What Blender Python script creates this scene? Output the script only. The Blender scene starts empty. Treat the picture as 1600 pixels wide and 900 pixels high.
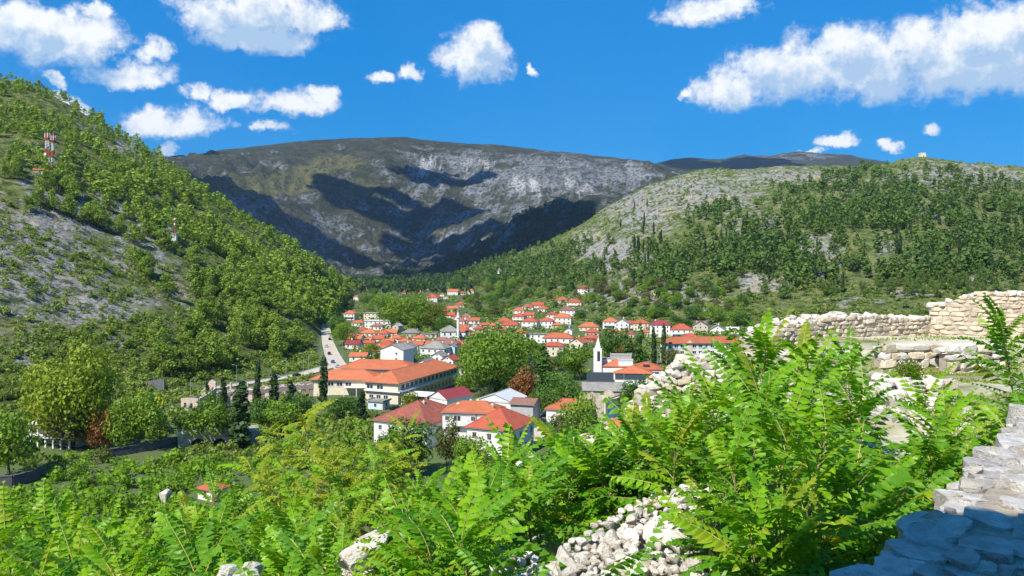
import bpy, bmesh, math, random
import numpy as np
from mathutils import Vector, Matrix, Euler

scene = bpy.context.scene
COL = scene.collection
R = math.radians
F, CX, HY, EYE = 1230.0, 800.0, 410.0, 50.0      # focal length, centre column, horizon row (photo pixels); eye height (m)

# ------------------------------------------------------------------ camera
cam = bpy.data.cameras.new('camera'); cam_o = bpy.data.objects.new('camera', cam); COL.objects.link(cam_o)
cam.sensor_width = 36.0; cam.lens = F/1600*36.0; cam.shift_y = -40/1600
cam.clip_start = 0.05; cam.clip_end = 40000
cam_o.location = (0, 0, EYE); cam_o.rotation_euler = (R(90), 0, 0)
scene.camera = cam_o

# ------------------------------------------------------------------ light
SUN_EL, SUN_AZ = R(50), R(-142)                  # azimuth from +Y (view direction), clockwise; behind and to the left
SUN = Vector((math.sin(SUN_AZ)*math.cos(SUN_EL), math.cos(SUN_AZ)*math.cos(SUN_EL), math.sin(SUN_EL)))
sl = bpy.data.lights.new('sun', 'SUN'); sl.energy = 5.0; sl.angle = R(0.53); sl.color = (1.0, 0.95, 0.86)
so = bpy.data.objects.new('sun', sl); COL.objects.link(so)
so.rotation_euler = (-SUN).to_track_quat('-Z', 'Y').to_euler()

vs = scene.view_settings
vs.view_transform = 'Standard'; vs.look = 'None'; vs.exposure = 0.62; vs.gamma = 1.0; vs.use_curve_mapping = False
scene.render.engine = 'CYCLES'
cy = scene.cycles
cy.use_denoising = True
try:
    cy.denoiser = 'OPENIMAGEDENOISE'; cy.denoising_input_passes = 'RGB_ALBEDO_NORMAL'; cy.denoising_prefilter = 'ACCURATE'
except Exception: pass
cy.use_adaptive_sampling = True; cy.adaptive_threshold = 0.02
cy.max_bounces = 5; cy.diffuse_bounces = 3; cy.glossy_bounces = 2; cy.transmission_bounces = 3
cy.transparent_max_bounces = 4; cy.volume_bounces = 0; cy.caustics_reflective = False; cy.caustics_refractive = False

def U(px): return (px-CX)/F
def V(py): return (HY-py)/F

# ------------------------------------------------------------------ world: Nishita sky with fair-weather cumulus
class NT:
    def __init__(s, tree): s.t = tree; s.n = tree.nodes; s.l = tree.links
    def new(s, typ, **kw):
        n = s.n.new(typ)
        for k, v in kw.items(): setattr(n, k, v)
        return n
    def put(s, sock, v):
        if hasattr(v, 'is_output'): s.l.new(v, sock)
        elif v is not None: sock.default_value = v
    def math(s, op, a, b=None, c=None, clamp=False):
        n = s.new('ShaderNodeMath', operation=op, use_clamp=clamp)
        s.put(n.inputs[0], a); s.put(n.inputs[1], b)
        if c is not None: s.put(n.inputs[2], c)
        return n.outputs[0]
    def vec(s, op, a, b=None, c=None):
        n = s.new('ShaderNodeVectorMath', operation=op)
        s.put(n.inputs[0], a); s.put(n.inputs[1], b)
        if c is not None: s.put(n.inputs[2], c)
        return n.outputs['Value'] if op in ('LENGTH', 'DOT_PRODUCT') else n.outputs[0]
    def noise(s, vec=None, scale=5, detail=4, rough=0.55, lac=2.0, out='Fac', dist=0.0):
        n = s.new('ShaderNodeTexNoise'); s.put(n.inputs['Vector'], vec)
        n.inputs['Scale'].default_value = scale; n.inputs['Detail'].default_value = detail
        n.inputs['Roughness'].default_value = rough; n.inputs['Lacunarity'].default_value = lac
        n.inputs['Distortion'].default_value = dist
        return n.outputs[out]
    def ramp(s, fac, stops, interp='LINEAR'):
        n = s.new('ShaderNodeValToRGB'); s.put(n.inputs[0], fac); cr = n.color_ramp; cr.interpolation = interp
        while len(cr.elements) < len(stops): cr.elements.new(0.5)
        for e, (p, c) in zip(cr.elements, stops):
            e.position = p; e.color = (c, c, c, 1) if isinstance(c, (int, float)) else (*c, 1)
        return n.outputs[0]
    def mix(s, fac, a, b, blend='MIX'):
        n = s.new('ShaderNodeMix', data_type='RGBA', blend_type=blend)
        s.put(n.inputs[0], fac)
        for k, v in ((6, a), (7, b)):
            s.put(n.inputs[k], (*v, 1) if isinstance(v, tuple) and len(v) == 3 else v)
        return n.outputs[2]
    def maprange(s, v, a, b, c=0.0, d=1.0, smooth=False):
        n = s.new('ShaderNodeMapRange'); n.interpolation_type = 'SMOOTHSTEP' if smooth else 'LINEAR'
        s.put(n.inputs[0], v)
        for k, x in zip((1, 2, 3, 4), (a, b, c, d)): s.put(n.inputs[k], x)
        return n.outputs[0]

world = bpy.data.worlds.new('World'); scene.world = world; world.use_nodes = True
w = NT(world.node_tree); w.n.clear()
sky = w.new('ShaderNodeTexSky', sky_type='NISHITA'); sky.sun_disc = False
sky.sun_elevation = SUN_EL; sky.sun_rotation = SUN_AZ; sky.air_density = 1.0; sky.dust_density = 0.15; sky.ozone_density = 2.2
# the photograph's deep azure
skycol = w.mix(0.68, w.mix(1.0, sky.outputs[0], (0.02, 0.76, 1.18), 'MULTIPLY'), (0.0, 1.85, 5.7))
hv = w.new('ShaderNodeTexCoord').outputs['Generated']
sep = w.new('ShaderNodeSeparateXYZ'); w.put(sep.inputs[0], hv)
az = w.math('ARCTAN2', sep.outputs[0], sep.outputs[1]); el = w.math('ARCSINE', sep.outputs[2])
def pe(px, py): a = math.atan(U(px)); return a, math.atan(V(py)*math.cos(a))
# cloud lobes: column, row, half width, half height
LOBES = [(20,52,95,50),(120,62,80,36),(60,28,60,24),(150,22,28,12),(240,82,24,18),(215,118,66,21),(93,121,14,9),(113,160,28,17),
 (400,18,110,40),(395,55,80,30),(480,34,50,20),(330,30,50,30),(313,152,26,14),(367,163,32,14),(455,170,56,22),(490,155,26,15),(280,196,74,24),(235,184,26,18),
 (256,232,18,13),(422,206,17,8),(745,96,48,38),(752,66,30,24),(650,118,15,10),(600,127,24,8),(832,103,8,12),
 (1112,16,62,26),(1150,6,34,14),(1140,140,56,30),(1250,118,90,50),(1360,108,100,56),(1470,100,110,60),(1570,84,110,66),(1650,90,120,60),(1200,96,40,26),(1320,72,50,30),
 (1420,60,60,30),(1530,46,60,30),(1590,30,60,30),(1074,145,15,7),(1312,222,22,10),(1386,229,20,9),(1447,197,18,9),(1270,238,16,5)]
nA = w.noise(hv, 9, 8, 0.68, out='Color'); nB = w.noise(hv, 30, 9, 0.66)
base = w.new('ShaderNodeCombineXYZ'); w.put(base.inputs[0], az); w.put(base.inputs[1], el)
warp = w.vec('MULTIPLY', w.vec('SUBTRACT', nA, (0.5, 0.5, 0.5)), (0.105, 0.070, 0.0))
P0 = w.vec('ADD', base.outputs[0], warp)
def field(P, fine=True):
    cur = None
    for (x, y, rx, ry) in LOBES:
        if not fine and ry < 22: continue
        a, e = pe(x, y); ra = rx/F*math.cos(a)**2*1.15; re = ry/F*math.cos(a)*1.15
        q = w.vec('MULTIPLY_ADD', P, (1/ra, 1/re, 0), (-a/ra, -e/re, 0))
        if fine and ry >= 13: q = w.vec('MAXIMUM', q, w.vec('MULTIPLY', q, (1, -1.4, 1)))
        d = w.vec('LENGTH', q)
        cur = d if cur is None else w.math('MINIMUM', cur, d)
    return cur
D0 = field(P0)
D1 = field(w.vec('ADD', P0, (-0.008, 0.024, 0)), False)
# the same fair-weather clouds elsewhere round the dome, outside the photograph's field
ph = w.vec('DIVIDE', hv, w.math('MAXIMUM', sep.outputs[2], 0.12))
gen = w.noise(ph, 1.1, 5, 0.6)
genD = w.maprange(gen, 0.55, 0.75, 1.4, 0.3)
away = w.math('MAXIMUM', w.maprange(w.math('ABSOLUTE', az), 0.72, 0.85), w.maprange(el, 0.40, 0.50))
low = w.maprange(el, 0.02, 0.10)
genD = w.math('ADD', w.math('ADD', genD, w.math('MULTIPLY_ADD', away, -5, 5)), w.math('MULTIPLY_ADD', low, -5, 5))
rag = w.math('MULTIPLY', w.math('SUBTRACT', nB, 0.5), 2.1)
dens0 = w.math('SUBTRACT', w.math('SUBTRACT', 1.0, w.math('MINIMUM', D0, genD)), rag)
dens1 = w.math('SUBTRACT', 1.0, D1)
cov = w.maprange(dens0, -0.22, 0.55, smooth=True)
thick_above = w.maprange(dens1, 0.0, 0.75, 0.0, 1.0)
puff = w.noise(hv, 52, 6, 0.6)
lit = w.math('SUBTRACT', w.math('MULTIPLY_ADD', puff, 1.1, 0.50), w.math('MULTIPLY', thick_above, 0.55))
ccol = w.mix(w.maprange(lit, 0.60, 1.05), (3.6, 5.0, 6.8), (8.3, 8.4, 8.4))
final = w.mix(w.math('MULTIPLY', cov, 0.97), skycol, ccol)
bg = w.new('ShaderNodeBackground'); w.put(bg.inputs[0], final); bg.inputs[1].default_value = 0.085
wo = w.new('ShaderNodeOutputWorld'); w.l.new(bg.outputs[0], wo.inputs[0])
world.cycles.sampling_method = 'MANUAL'; world.cycles.sample_map_resolution = 512

# ------------------------------------------------------------------ helpers
def tag(o, label=None, cat=None, group=None, kind=None):
    if label: o['label'] = label
    if cat: o['category'] = cat
    if group: o['group'] = group
    if kind: o['kind'] = kind
    return o
def obj(name, data, parent=None, loc=(0, 0, 0), rot=(0, 0, 0), scale=(1, 1, 1)):
    o = bpy.data.objects.new(name, data); COL.objects.link(o)
    o.location = loc; o.rotation_euler = rot; o.scale = scale if hasattr(scale, '__len__') else (scale,)*3
    if parent: o.parent = parent
    return o
def empty(name, loc=(0, 0, 0), rz=0, parent=None):
    o = obj(name, None, parent, loc, (0, 0, rz)); o.empty_display_size = 0.2; return o
def mesh_np(name, v, f, mats=(), smooth=False, mi=None, tint=None, attrs=None):
    """mesh from an (n,3) array and an (m,k) index array"""
    v = np.asarray(v, dtype=np.float32); f = np.asarray(f, dtype=np.int32); k = f.shape[1]
    me = bpy.data.meshes.new(name)
    me.vertices.add(len(v)); me.vertices.foreach_set('co', v.ravel())
    me.loops.add(f.size); me.loops.foreach_set('vertex_index', f.ravel())
    me.polygons.add(len(f)); me.polygons.foreach_set('loop_start', np.arange(0, f.size, k, dtype=np.int32))
    try: me.polygons.foreach_set('loop_total', np.full(len(f), k, dtype=np.int32))
    except Exception: pass
    for m in mats: me.materials.append(m)
    if mi is not None: me.polygons.foreach_set('material_index', np.asarray(mi, dtype=np.int32))
    me.polygons.foreach_set('use_smooth', np.full(len(f), bool(smooth)))
    if tint is not None:
        a = me.attributes.new('tint', 'FLOAT', 'POINT'); a.data.foreach_set('value', np.asarray(tint, dtype=np.float32))
    for nm, arr in (attrs or {}).items():
        a = me.attributes.new(nm, 'FLOAT', 'POINT'); a.data.foreach_set('value', np.asarray(arr, dtype=np.float32))
    me.update(calc_edges=True); me.validate()
    return me
class MB:
    """collects polygons with material slots and links them as one mesh"""
    def __init__(s): s.v = []; s.f = []; s.m = []
    def poly(s, pts, m=0):
        b = len(s.v); s.v += [tuple(p) for p in pts]; s.f.append(tuple(range(b, b+len(pts)))); s.m.append(m)
    def box(s, x0, x1, y0, y1, z0, z1, m=0):
        b = len(s.v)
        s.v += [(x0,y0,z0),(x1,y0,z0),(x1,y1,z0),(x0,y1,z0),(x0,y0,z1),(x1,y0,z1),(x1,y1,z1),(x0,y1,z1)]
        for q in ((0,3,2,1),(4,5,6,7),(0,1,5,4),(1,2,6,5),(2,3,7,6),(3,0,4,7)):
            s.f.append(tuple(b+i for i in q)); s.m.append(m)
    def bar(s, a, b_, r0, r1=None, n=6, m=0, cap=True):
        a = Vector(a); b_ = Vector(b_); r1 = r0 if r1 is None else r1
        d = (b_-a).normalized(); t = d.orthogonal().normalized(); u = d.cross(t)
        k = len(s.v)
        for p, r in ((a, r0), (b_, r1)):
            for i in range(n):
                an = 2*math.pi*i/n; s.v.append(tuple(p+(t*math.cos(an)+u*math.sin(an))*r))
        for i in range(n):
            j = (i+1) % n; s.f.append((k+i, k+j, k+n+j, k+n+i)); s.m.append(m)
        if cap:
            s.f.append(tuple(k+n-1-i for i in range(n))); s.m.append(m)
            s.f.append(tuple(k+n+i for i in range(n))); s.m.append(m)
    def ring(s, prof, n=12, m=0):
        """lathe of (r, z) points round the z axis"""
        k = len(s.v)
        for r, z in prof:
            for i in range(n): an = 2*math.pi*i/n; s.v.append((r*math.cos(an), r*math.sin(an), z))
        for q in range(len(prof)-1):
            for i in range(n):
                j = (i+1) % n; s.f.append((k+q*n+i, k+q*n+j, k+(q+1)*n+j, k+(q+1)*n+i)); s.m.append(m)
    def mesh(s, name, mats, smooth=False):
        me = bpy.data.meshes.new(name); me.from_pydata(s.v, [], s.f)
        for m in mats: me.materials.append(m)
        if any(s.m): me.polygons.foreach_set('material_index', s.m)
        if smooth: me.polygons.foreach_set('use_smooth', [True]*len(s.f))
        me.update(); return me
    def build(s, name, mats, parent=None, loc=(0, 0, 0), rot=(0, 0, 0), scale=(1, 1, 1), smooth=False):
        if not isinstance(mats, (list, tuple)): mats = [mats]
        return obj(name, s.mesh(name, mats, smooth), parent, loc, rot, scale)

# value noise in numpy
def _h(ix, iy, seed):
    n = (ix.astype(np.int64)*374761393 + iy.astype(np.int64)*668265263 + seed*1274126177) & 0x7fffffff
    n = ((n ^ (n >> 13))*1103515245) & 0x7fffffff
    n = ((n ^ (n >> 16))*362437) & 0x7fffffff
    return ((n ^ (n >> 11)) & 0xffff)/65535.0
def vnoise(x, y, seed=0):
    ix = np.floor(x); iy = np.floor(y); fx = x-ix; fy = y-iy
    fx = fx*fx*fx*(fx*(fx*6-15)+10); fy = fy*fy*fy*(fy*(fy*6-15)+10)
    a = _h(ix, iy, seed); b = _h(ix+1, iy, seed); c = _h(ix, iy+1, seed); d = _h(ix+1, iy+1, seed)
    return (a+(b-a)*fx)*(1-fy)+(c+(d-c)*fx)*fy
def fbm(x, y, octs=4, seed=0, ridged=False):
    t = np.zeros_like(x, dtype=float); amp = 1.0; tot = 0
    for o in range(octs):
        n = vnoise(x*2**o+17.3*o, y*2**o-9.1*o, seed+o)
        if ridged: n = 1-np.abs(2*n-1)
        t += amp*n; tot += amp; amp *= 0.5
    return t/tot
def sstep(a, b, x): t = np.clip((x-a)/(b-a), 0, 1); return t*t*(3-2*t)

# ------------------------------------------------------------------ materials
MATS = {}
def base_mat(name):
    m = bpy.data.materials.new(name); m.use_nodes = True; MATS[name] = m
    t = NT(m.node_tree); t.n.clear()
    p = t.new('ShaderNodeBsdfPrincipled'); o = t.new('ShaderNodeOutputMaterial'); t.l.new(p.outputs[0], o.inputs[0])
    return m, t, p, o
def plain(name, c1, c2=None, rough=0.8, scale=1.0, spec=0.3, metal=0.0, bump=0.0, bscale=None, rnd=0.0, detail=4, world=False):
    """two-tone noise on the object's own surface, optional relief, optional shift from object to object"""
    m, t, p, o = base_mat(name)
    tc = t.new('ShaderNodeTexCoord').outputs['Object']
    oi = t.new('ShaderNodeObjectInfo').outputs['Random']
    off = t.new('ShaderNodeCombineXYZ'); t.put(off.inputs[0], t.math('MULTIPLY', oi, 97.0)); t.put(off.inputs[1], t.math('MULTIPLY', oi, 31.0))
    co = t.new('ShaderNodeNewGeometry').outputs['Position'] if world else t.vec('ADD', tc, off.outputs[0])
    c2 = c2 or tuple(x*0.8 for x in c1)
    col = t.mix(t.maprange(t.noise(co, scale, detail, 0.6), 0.3, 0.7), c1, c2)
    if rnd:
        col = t.mix(1.0, col, t.ramp(oi, [(0, 1-rnd), (1, 1+rnd*0.6)]), 'MULTIPLY')
    t.put(p.inputs['Base Color'], col); p.inputs['Roughness'].default_value = rough
    p.inputs['Specular IOR Level'].default_value = spec; p.inputs['Metallic'].default_value = metal
    if bump:
        b = t.new('ShaderNodeBump'); b.inputs['Strength'].default_value = bump; b.inputs['Distance'].default_value = 0.05
        t.put(b.inputs['Height'], t.noise(co, bscale or scale*6, 6, 0.65)); t.l.new(b.outputs[0], p.inputs['Normal'])
    return m
def leaf_mat(name, c_dark, c_light, trans=0.35, rough=0.55, spec=0.25, posscale=0.0, c_alt=None, tr_gain=1.25):
    """thin leaves: reflect and let light through; tone changes from leaf to leaf and plant to plant"""
    m, t, p, o = base_mat(name)
    a = t.new('ShaderNodeAttribute', attribute_name='tint').outputs['Fac']
    oi = t.new('ShaderNodeObjectInfo').outputs['Random']
    k = t.math('ADD', t.math('MULTIPLY', a, 0.65), t.math('MULTIPLY', oi, 0.35))
    if posscale:
        g = t.new('ShaderNodeNewGeometry').outputs['Position']
        k = t.math('ADD', t.math('MULTIPLY', k, 0.7), t.math('MULTIPLY', t.maprange(t.noise(g, posscale, 3), 0.3, 0.7), 0.3))
    col = t.mix(k, c_dark, c_light)
    if c_alt: col = t.mix(t.maprange(t.math('FRACT', t.math('MULTIPLY_ADD', oi, 7.31, t.math('MULTIPLY', a, 0.2))), 0.86, 0.98), col, c_alt)
    t.put(p.inputs['Base Color'], col); p.inputs['Roughness'].default_value = rough; p.inputs['Specular IOR Level'].default_value = spec
    tr = t.new('ShaderNodeBsdfTranslucent')
    t.put(tr.inputs[0], t.mix(1.0, col, (tr_gain*1.15, tr_gain, tr_gain*0.6), 'MULTIPLY'))
    mx = t.new('ShaderNodeMixShader'); mx.inputs[0].default_value = trans
    t.l.new(p.outputs[0], mx.inputs[1]); t.l.new(tr.outputs[0], mx.inputs[2]); t.l.new(mx.outputs[0], o.inputs[0])
    return m
# ------------------------------------------------------------------ terrain: one lofted height field, split into ground, hills and mountains
def L(*pts):
    xs = [p[0] for p in pts]; ys = [p[1] for p in pts]
    return lambda px: np.interp(px, xs, ys)
Y2Z = lambda y, d: EYE + (HY-y)/F*d
ridge_y = L((-600,40),(-200,90),(0,121),(60,141),(150,193),(200,222),(240,246),(330,308),(400,358),(480,408),(530,441),(560,449),(600,450),(650,447),(700,440),
            (740,424),(800,400),(880,366),(940,328),(1010,291),(1060,275),(1100,266),(1200,262),(1300,265),(1380,255),(1440,245),(1520,253),(1600,260),(2200,290))
ridge_d = L((-600,980),(0,940),(240,950),(400,830),(480,810),(530,1000),(560,1400),(600,1650),(700,1700),(900,1700),(1000,1600),(1100,1500),(1440,1400),(1600,1450),(2200,1500))
foot_d = L((-600,235),(0,262),(250,300),(400,360),(480,450),(520,620),(560,1250),(600,1500),(700,1450),(760,1250),(830,930),(900,760),(1000,640),(1150,600),(1600,560),(2200,560))
foot_z = L((-600,2),(480,0),(600,3),(700,3),(900,2),(2200,2))
def profile(px):
    """rows of (forward distance, height) control values for the given columns"""
    px = np.asarray(px, dtype=float); one = np.ones_like(px)
    fd, rd = foot_d(px), ridge_d(px); fz, rz = foot_z(px), Y2Z(ridge_y(px), ridge_d(px))
    K = [(0*one, 48.35*one),
         (3.0*one, L((-600,47.4),(300,47.6),(800,48.0),(1600,48.3))(px)),
         (6.5*one, L((-600,45.6),(100,45.9),(500,46.8),(800,47.5),(1000,47.75),(1200,47.3),(1600,47.3))(px)),
         (13*one, L((-600,42),(100,42.5),(400,43.5),(700,44.6),(900,45.9),(1000,46.3),(1200,46.5),(1600,46.8))(px)),
         (L((-600,30),(600,30),(1000,26),(1200,40),(1600,46))(px), L((-600,33),(300,34),(600,36.5),(850,41.5),(1000,44),(1200,46.4),(1600,46.6))(px)),
         (L((-600,70),(600,75),(1000,80),(1600,100))(px), L((-600,13),(300,14),(600,19),(1000,27),(1600,30))(px)),
         (L((-600,120),(300,125),(700,145),(1000,190),(1600,230))(px), L((-600,-4),(450,-4),(650,-1),(1000,0),(1600,0))(px)),
         (L((-600,190),(300,200),(420,225),(700,215),(1000,260),(1600,300))(px), L((-600,-4.5),(400,-4),(520,-1),(700,0),(1600,0))(px)),
         (np.minimum(fd*0.93, fd-12), fz-0.6),
         (fd, fz)]
    for fr, bow in ((0.25, 0.02), (0.5, 0.05), (0.8, 0.05)):
        K.append((fd+(rd-fd)*fr, fz+(rz-fz)*(fr+bow)))
    K.append((rd, rz))
    K.append((rd+300, np.where(px < 560, rz*0.72, np.minimum(rz*0.72+2, rz))))
    K.append((rd+600, np.clip(rz*0.4, 6, 120)))
    d8 = 2750*one
    y8 = L((-600,300),(240,300),(330,325),(420,375),(500,420),(560,444),(640,441),(690,424),(730,404),(780,374),(830,342),(870,316),(905,309),(940,308),(1000,303),(1100,300),(1600,300))(px)
    K.append((d8, Y2Z(y8, d8)))
    K.append((d8+450, np.minimum(Y2Z(y8, d8)-20, Y2Z(y8+L((-600,0),(560,0),(640,20),(800,60),(940,50),(1600,30))(px), d8+450))))
    for d, yy in ((3500, ((-600,290),(240,286),(330,308),(420,345),(500,396),(560,430),(610,441),(660,436),(720,420),(780,390),(840,360),(900,330),(960,318),(1040,310),(1600,300))),
                  (4100, ((-600,280),(240,268),(330,276),(400,296),(460,325),(520,352),(580,372),(640,388),(700,372),(760,338),(840,308),(900,296),(960,290),(1040,292),(1600,290))),
                  (4700, ((-600,270),(240,258),(330,254),(400,252),(480,252),(560,262),(620,276),(680,290),(740,276),(800,262),(880,258),(960,266),(1040,276),(1600,280))),
                  (5300, ((-600,262),(200,252),(250,249),(300,245),(330,236),(400,226),(500,217),(600,213),(650,214),(720,221),(800,228),(900,238),(1000,250),(1040,262),(1100,268),(1600,270))),
                  (6300, ((-600,275),(250,262),(330,252),(600,232),(900,256),(1040,270),(1600,275))),
                  (7600, ((-600,262),(200,252),(330,256),(900,268),(1030,257),(1080,248),(1150,245),(1230,236),(1300,240),(1370,246),(1420,258),(1600,268))),
                  (9500, ((-600,300),(2200,300)))):
        K.append((d*one, Y2Z(L(*yy)(px), d)))
    Dk = np.array([k[0] for k in K]); Zk = np.array([k[1] for k in K])
    return np.maximum.accumulate(Dk + np.arange(len(Dk))[:, None]*1e-3, axis=0), Zk

TH = np.concatenate([np.linspace(-180, -44, 40)[:-1], np.linspace(-44, 44, 540), np.linspace(44, 180, 40)[1:]])*math.pi/180
RR = np.concatenate([np.geomspace(0.8, 60, 110)[:-1], np.geomspace(60, 280, 60)[:-1], np.linspace(280, 1800, 190)[:-1], np.geomspace(1800, 9000, 150)])
def raw_heights():
    nT, nR = len(TH), len(RR)
    thc = np.clip(TH, -R(48), R(48)); px = np.clip(CX+F*np.tan(thc), -600, 2200)
    Dk, Zk = profile(px)
    Z = np.empty((nT, nR))
    for i in range(nT):
        Z[i] = np.interp(RR*math.cos(thc[i]), Dk[:, i], Zk[:, i])
    zgen = np.interp(RR, [0, 30, 60, 200, 600, 2000, 5000, 9000], [48.3, 47.5, 44, 25, 60, 150, 250, 300])
    k = sstep(R(52), R(100), np.abs(TH))[:, None]
    Z = Z*(1-k)+zgen[None]*k
    # round the creases off along both directions
    for _ in range(3):
        Z[:, 1:-1] = (Z[:, :-2]+2*Z[:, 1:-1]+Z[:, 2:])/4
    for _ in range(6):
        Z[1:-1] = (Z[:-2]+2*Z[1:-1]+Z[2:])/4
    X = np.sin(TH)[:, None]*RR[None]; Y = np.cos(TH)[:, None]*RR[None]
    d = RR[None]*np.cos(thc)[:, None]
    fd = foot_d(px)[:, None]; rd = ridge_d(px)[:, None]
    hill = sstep(0, 60, d-fd)*(1-sstep(rd*1.0, rd*1.5, d))*sstep(4, 40, Z)
    Z += hill*((fbm(X/110, Y/110, 4, 3)-0.5)*20 + (fbm(X/26, Y/26, 3, 9, True)-0.5)*5.0 + (fbm(X/9, Y/9, 2, 19, True)-0.5)*2.2)
    mt = sstep(2300, 2900, d)*(1-sstep(4500, 5250, d)*0.88)
    gx, gy = X/430+fbm(X/900, Y/900, 2, 51)*1.6, Y/900+fbm(X/700, Y/700, 2, 57)*1.2
    gul = fbm(gx, gy, 5, 31, True)
    Z += mt*((gul-0.55)*190 + (fbm(X/120, Y/260, 4, 77, True)-0.5)*70 + (fbm(X/45, Y/45, 3, 83)-0.5)*22)
    Z += sstep(6800, 7300, d)*(fbm(X/500, Y/500, 4, 61, True)-0.5)*60
    near = (1-sstep(60, 200, d))
    Z += near*((fbm(X/5, Y/5, 3, 5)-0.5)*0.7*sstep(4, 14, RR)[None] + (fbm(X/1.2, Y/1.2, 3, 15)-0.5)*0.16)
    Z += (1-hill)*(1-mt)*(1-near)*(fbm(X/60, Y/60, 3, 8)-0.5)*1.0
    return X, Y, Z, d, px
GX, GY, GZ, GD, GPX = raw_heights()
def height(x, y):
    x = np.asarray(x, dtype=float); y = np.asarray(y, dtype=float)
    th = np.arctan2(x, y); r = np.hypot(x, y)
    ti = np.interp(th, TH, np.arange(len(TH))); ri = np.interp(r, RR, np.arange(len(RR)))
    i = np.clip(ti.astype(int), 0, len(TH)-2); j = np.clip(ri.astype(int), 0, len(RR)-2); a = ti-i; b = ri-j
    return (GZ[i, j]*(1-a)+GZ[i+1, j]*a)*(1-b)+(GZ[i, j+1]*(1-a)+GZ[i+1, j+1]*a)*b
def H(x, y): return float(height(np.array([x]), np.array([y]))[0])
_ds = np.concatenate([np.geomspace(3, 100, 200)[:-1], np.linspace(100, 2400, 1400)[:-1], np.linspace(2400, 9000, 1200)])
def hit(px, py, dmin=100.0):
    """the place on the ground that lies behind this spot of the photograph"""
    ds = _ds[_ds >= dmin]; u = U(px); v = V(py)
    g = height(u*ds, ds)-(EYE+v*ds)
    k = np.argmax(g >= 0) if (g >= 0).any() else len(ds)-1
    if k == 0: d = ds[0]
    else:
        t = g[k-1]/(g[k-1]-g[k]) if g[k] != g[k-1] else 0; d = ds[k-1]+(ds[k]-ds[k-1])*min(max(t, 0), 1)
    return Vector((u*d, d, H(u*d, d)))
def proj(x, y, z): return CX+F*x/y, HY-F*(z-EYE)/y

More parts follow.
